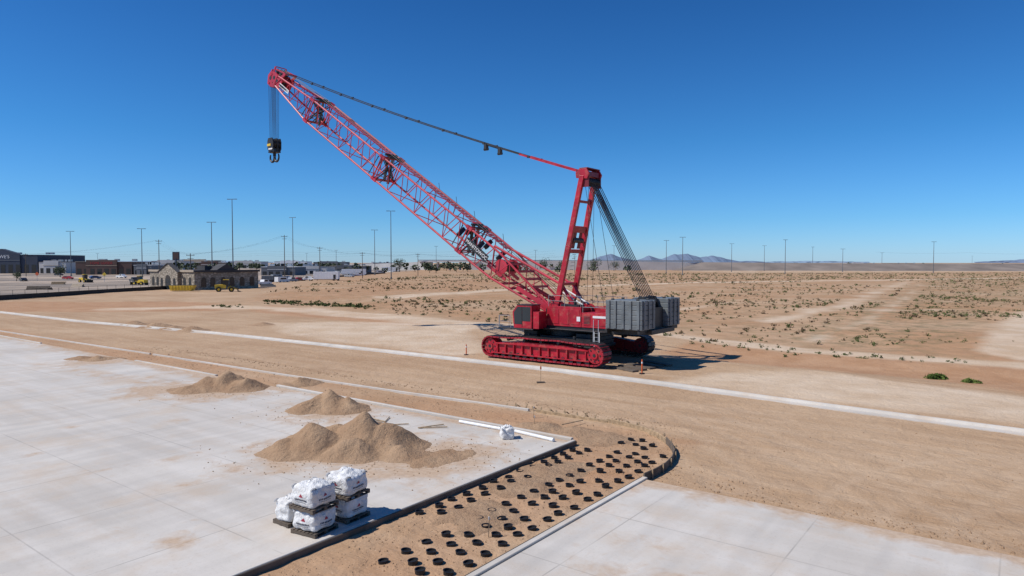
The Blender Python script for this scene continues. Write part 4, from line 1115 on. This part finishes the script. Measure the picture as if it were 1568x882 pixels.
# ------------------------------------------------ mountains
def mountains(name,px0,px1,ytops,d,col):
    n=140; mb=MB(); vs=[]; rows=7
    for i in range(n+1):
        t=i/n; px=px0+(px1-px0)*t
        k=t*(len(ytops)-1); a=int(min(k,len(ytops)-2)); yy=ytops[a]+(ytops[a+1]-ytops[a])*(k-a)
        h=max(0,(HZ-yy))/FL*d+H; h*=1+.22*noise.fractal(Vector((px*.05,0,d*.01)),1,2,4)
        for j in range(rows):
            s=j/(rows-1); dd=d-(1-s)*h*3.5; x,_=at(px,d); z=h*s**1.1*(1+.25*noise.noise(Vector((px*.07,s*3,1)))*(1-s))
            vs.append((x,dd+30*noise.noise(Vector((px*.1,s*5,3))),z-2 if j==0 else z))
    fs=[(i*rows+j,(i+1)*rows+j,(i+1)*rows+j+1,i*rows+j+1) for i in range(n) for j in range(rows-1)]
    mb.add(vs,fs); mb.out(name,[M(name+'_rock_with_haze',col,.95,.12,.002,spec=.0)],smooth=False)  # blue-grey base colour has the distance haze painted in
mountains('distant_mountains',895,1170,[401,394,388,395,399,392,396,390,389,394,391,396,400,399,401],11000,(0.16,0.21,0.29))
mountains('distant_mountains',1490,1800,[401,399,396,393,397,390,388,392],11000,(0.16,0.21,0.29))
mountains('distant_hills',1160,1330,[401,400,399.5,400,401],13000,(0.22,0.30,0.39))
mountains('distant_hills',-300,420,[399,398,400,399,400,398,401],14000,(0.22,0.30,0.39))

# ------------------------------------------------ light
EL=math.radians(50); az=Vector((-1,-0.22,0)).normalized()
sd=Vector((az.x*math.cos(EL),az.y*math.cos(EL),math.sin(EL)))
sun=bpy.data.lights.new('sun','SUN'); sun.energy=4.7; sun.angle=math.radians(.5); sun.color=(1,.96,.90)
so=bpy.data.objects.new('sun',sun); COL.objects.link(so); so.rotation_euler=(-sd).to_track_quat('-Z','Y').to_euler(); so.location=(0,0,50)
w=bpy.data.worlds.new('World'); scene.world=w; w.use_nodes=True; nt=w.node_tree
sky=nt.nodes.new('ShaderNodeTexSky'); sky.sky_type='NISHITA'; sky.sun_disc=False; sky.sun_elevation=EL
sky.sun_rotation=math.atan2(sd.x,sd.y)%(2*math.pi); sky.altitude=300; sky.air_density=1.0; sky.dust_density=.2; sky.ozone_density=3.0
tc=nt.nodes.new('ShaderNodeTexCoord'); sx=nt.nodes.new('ShaderNodeSeparateXYZ'); L(nt,tc.outputs['Generated'],sx.inputs[0])
rp=nt.nodes.new('ShaderNodeValToRGB'); L(nt,sx.outputs[2],rp.inputs[0]); K=.085/.15
els=rp.color_ramp.elements; els[0].position=0.0; els[1].position=.38
els[0].color=(.66*K,1.03*K,1.72*K,1); els[1].color=(.17*K,.60*K,1.12*K,1)
e=els.new(.17); e.color=(.28*K,.80*K,1.33*K,1)
e=els.new(.06); e.color=(.44*K,.92*K,1.52*K,1)
cc=mixc(nt,1.0,sky.outputs[0],rp.outputs[0],'MULTIPLY')
bg=nt.nodes['Background']; L(nt,cc,bg.inputs[0]); bg.inputs[1].default_value=.15
cd=bpy.data.cameras.new('camera'); cd.sensor_width=36; cd.lens=36*FL/1568; cd.clip_end=40000; cd.clip_start=.1
co=bpy.data.objects.new('camera',cd); COL.objects.link(co); co.location=(0,0,H); co.rotation_euler=(math.pi/2-PIT,0,0); scene.camera=co
scene.view_settings.view_transform='Standard'; scene.view_settings.look='None'; scene.view_settings.exposure=0
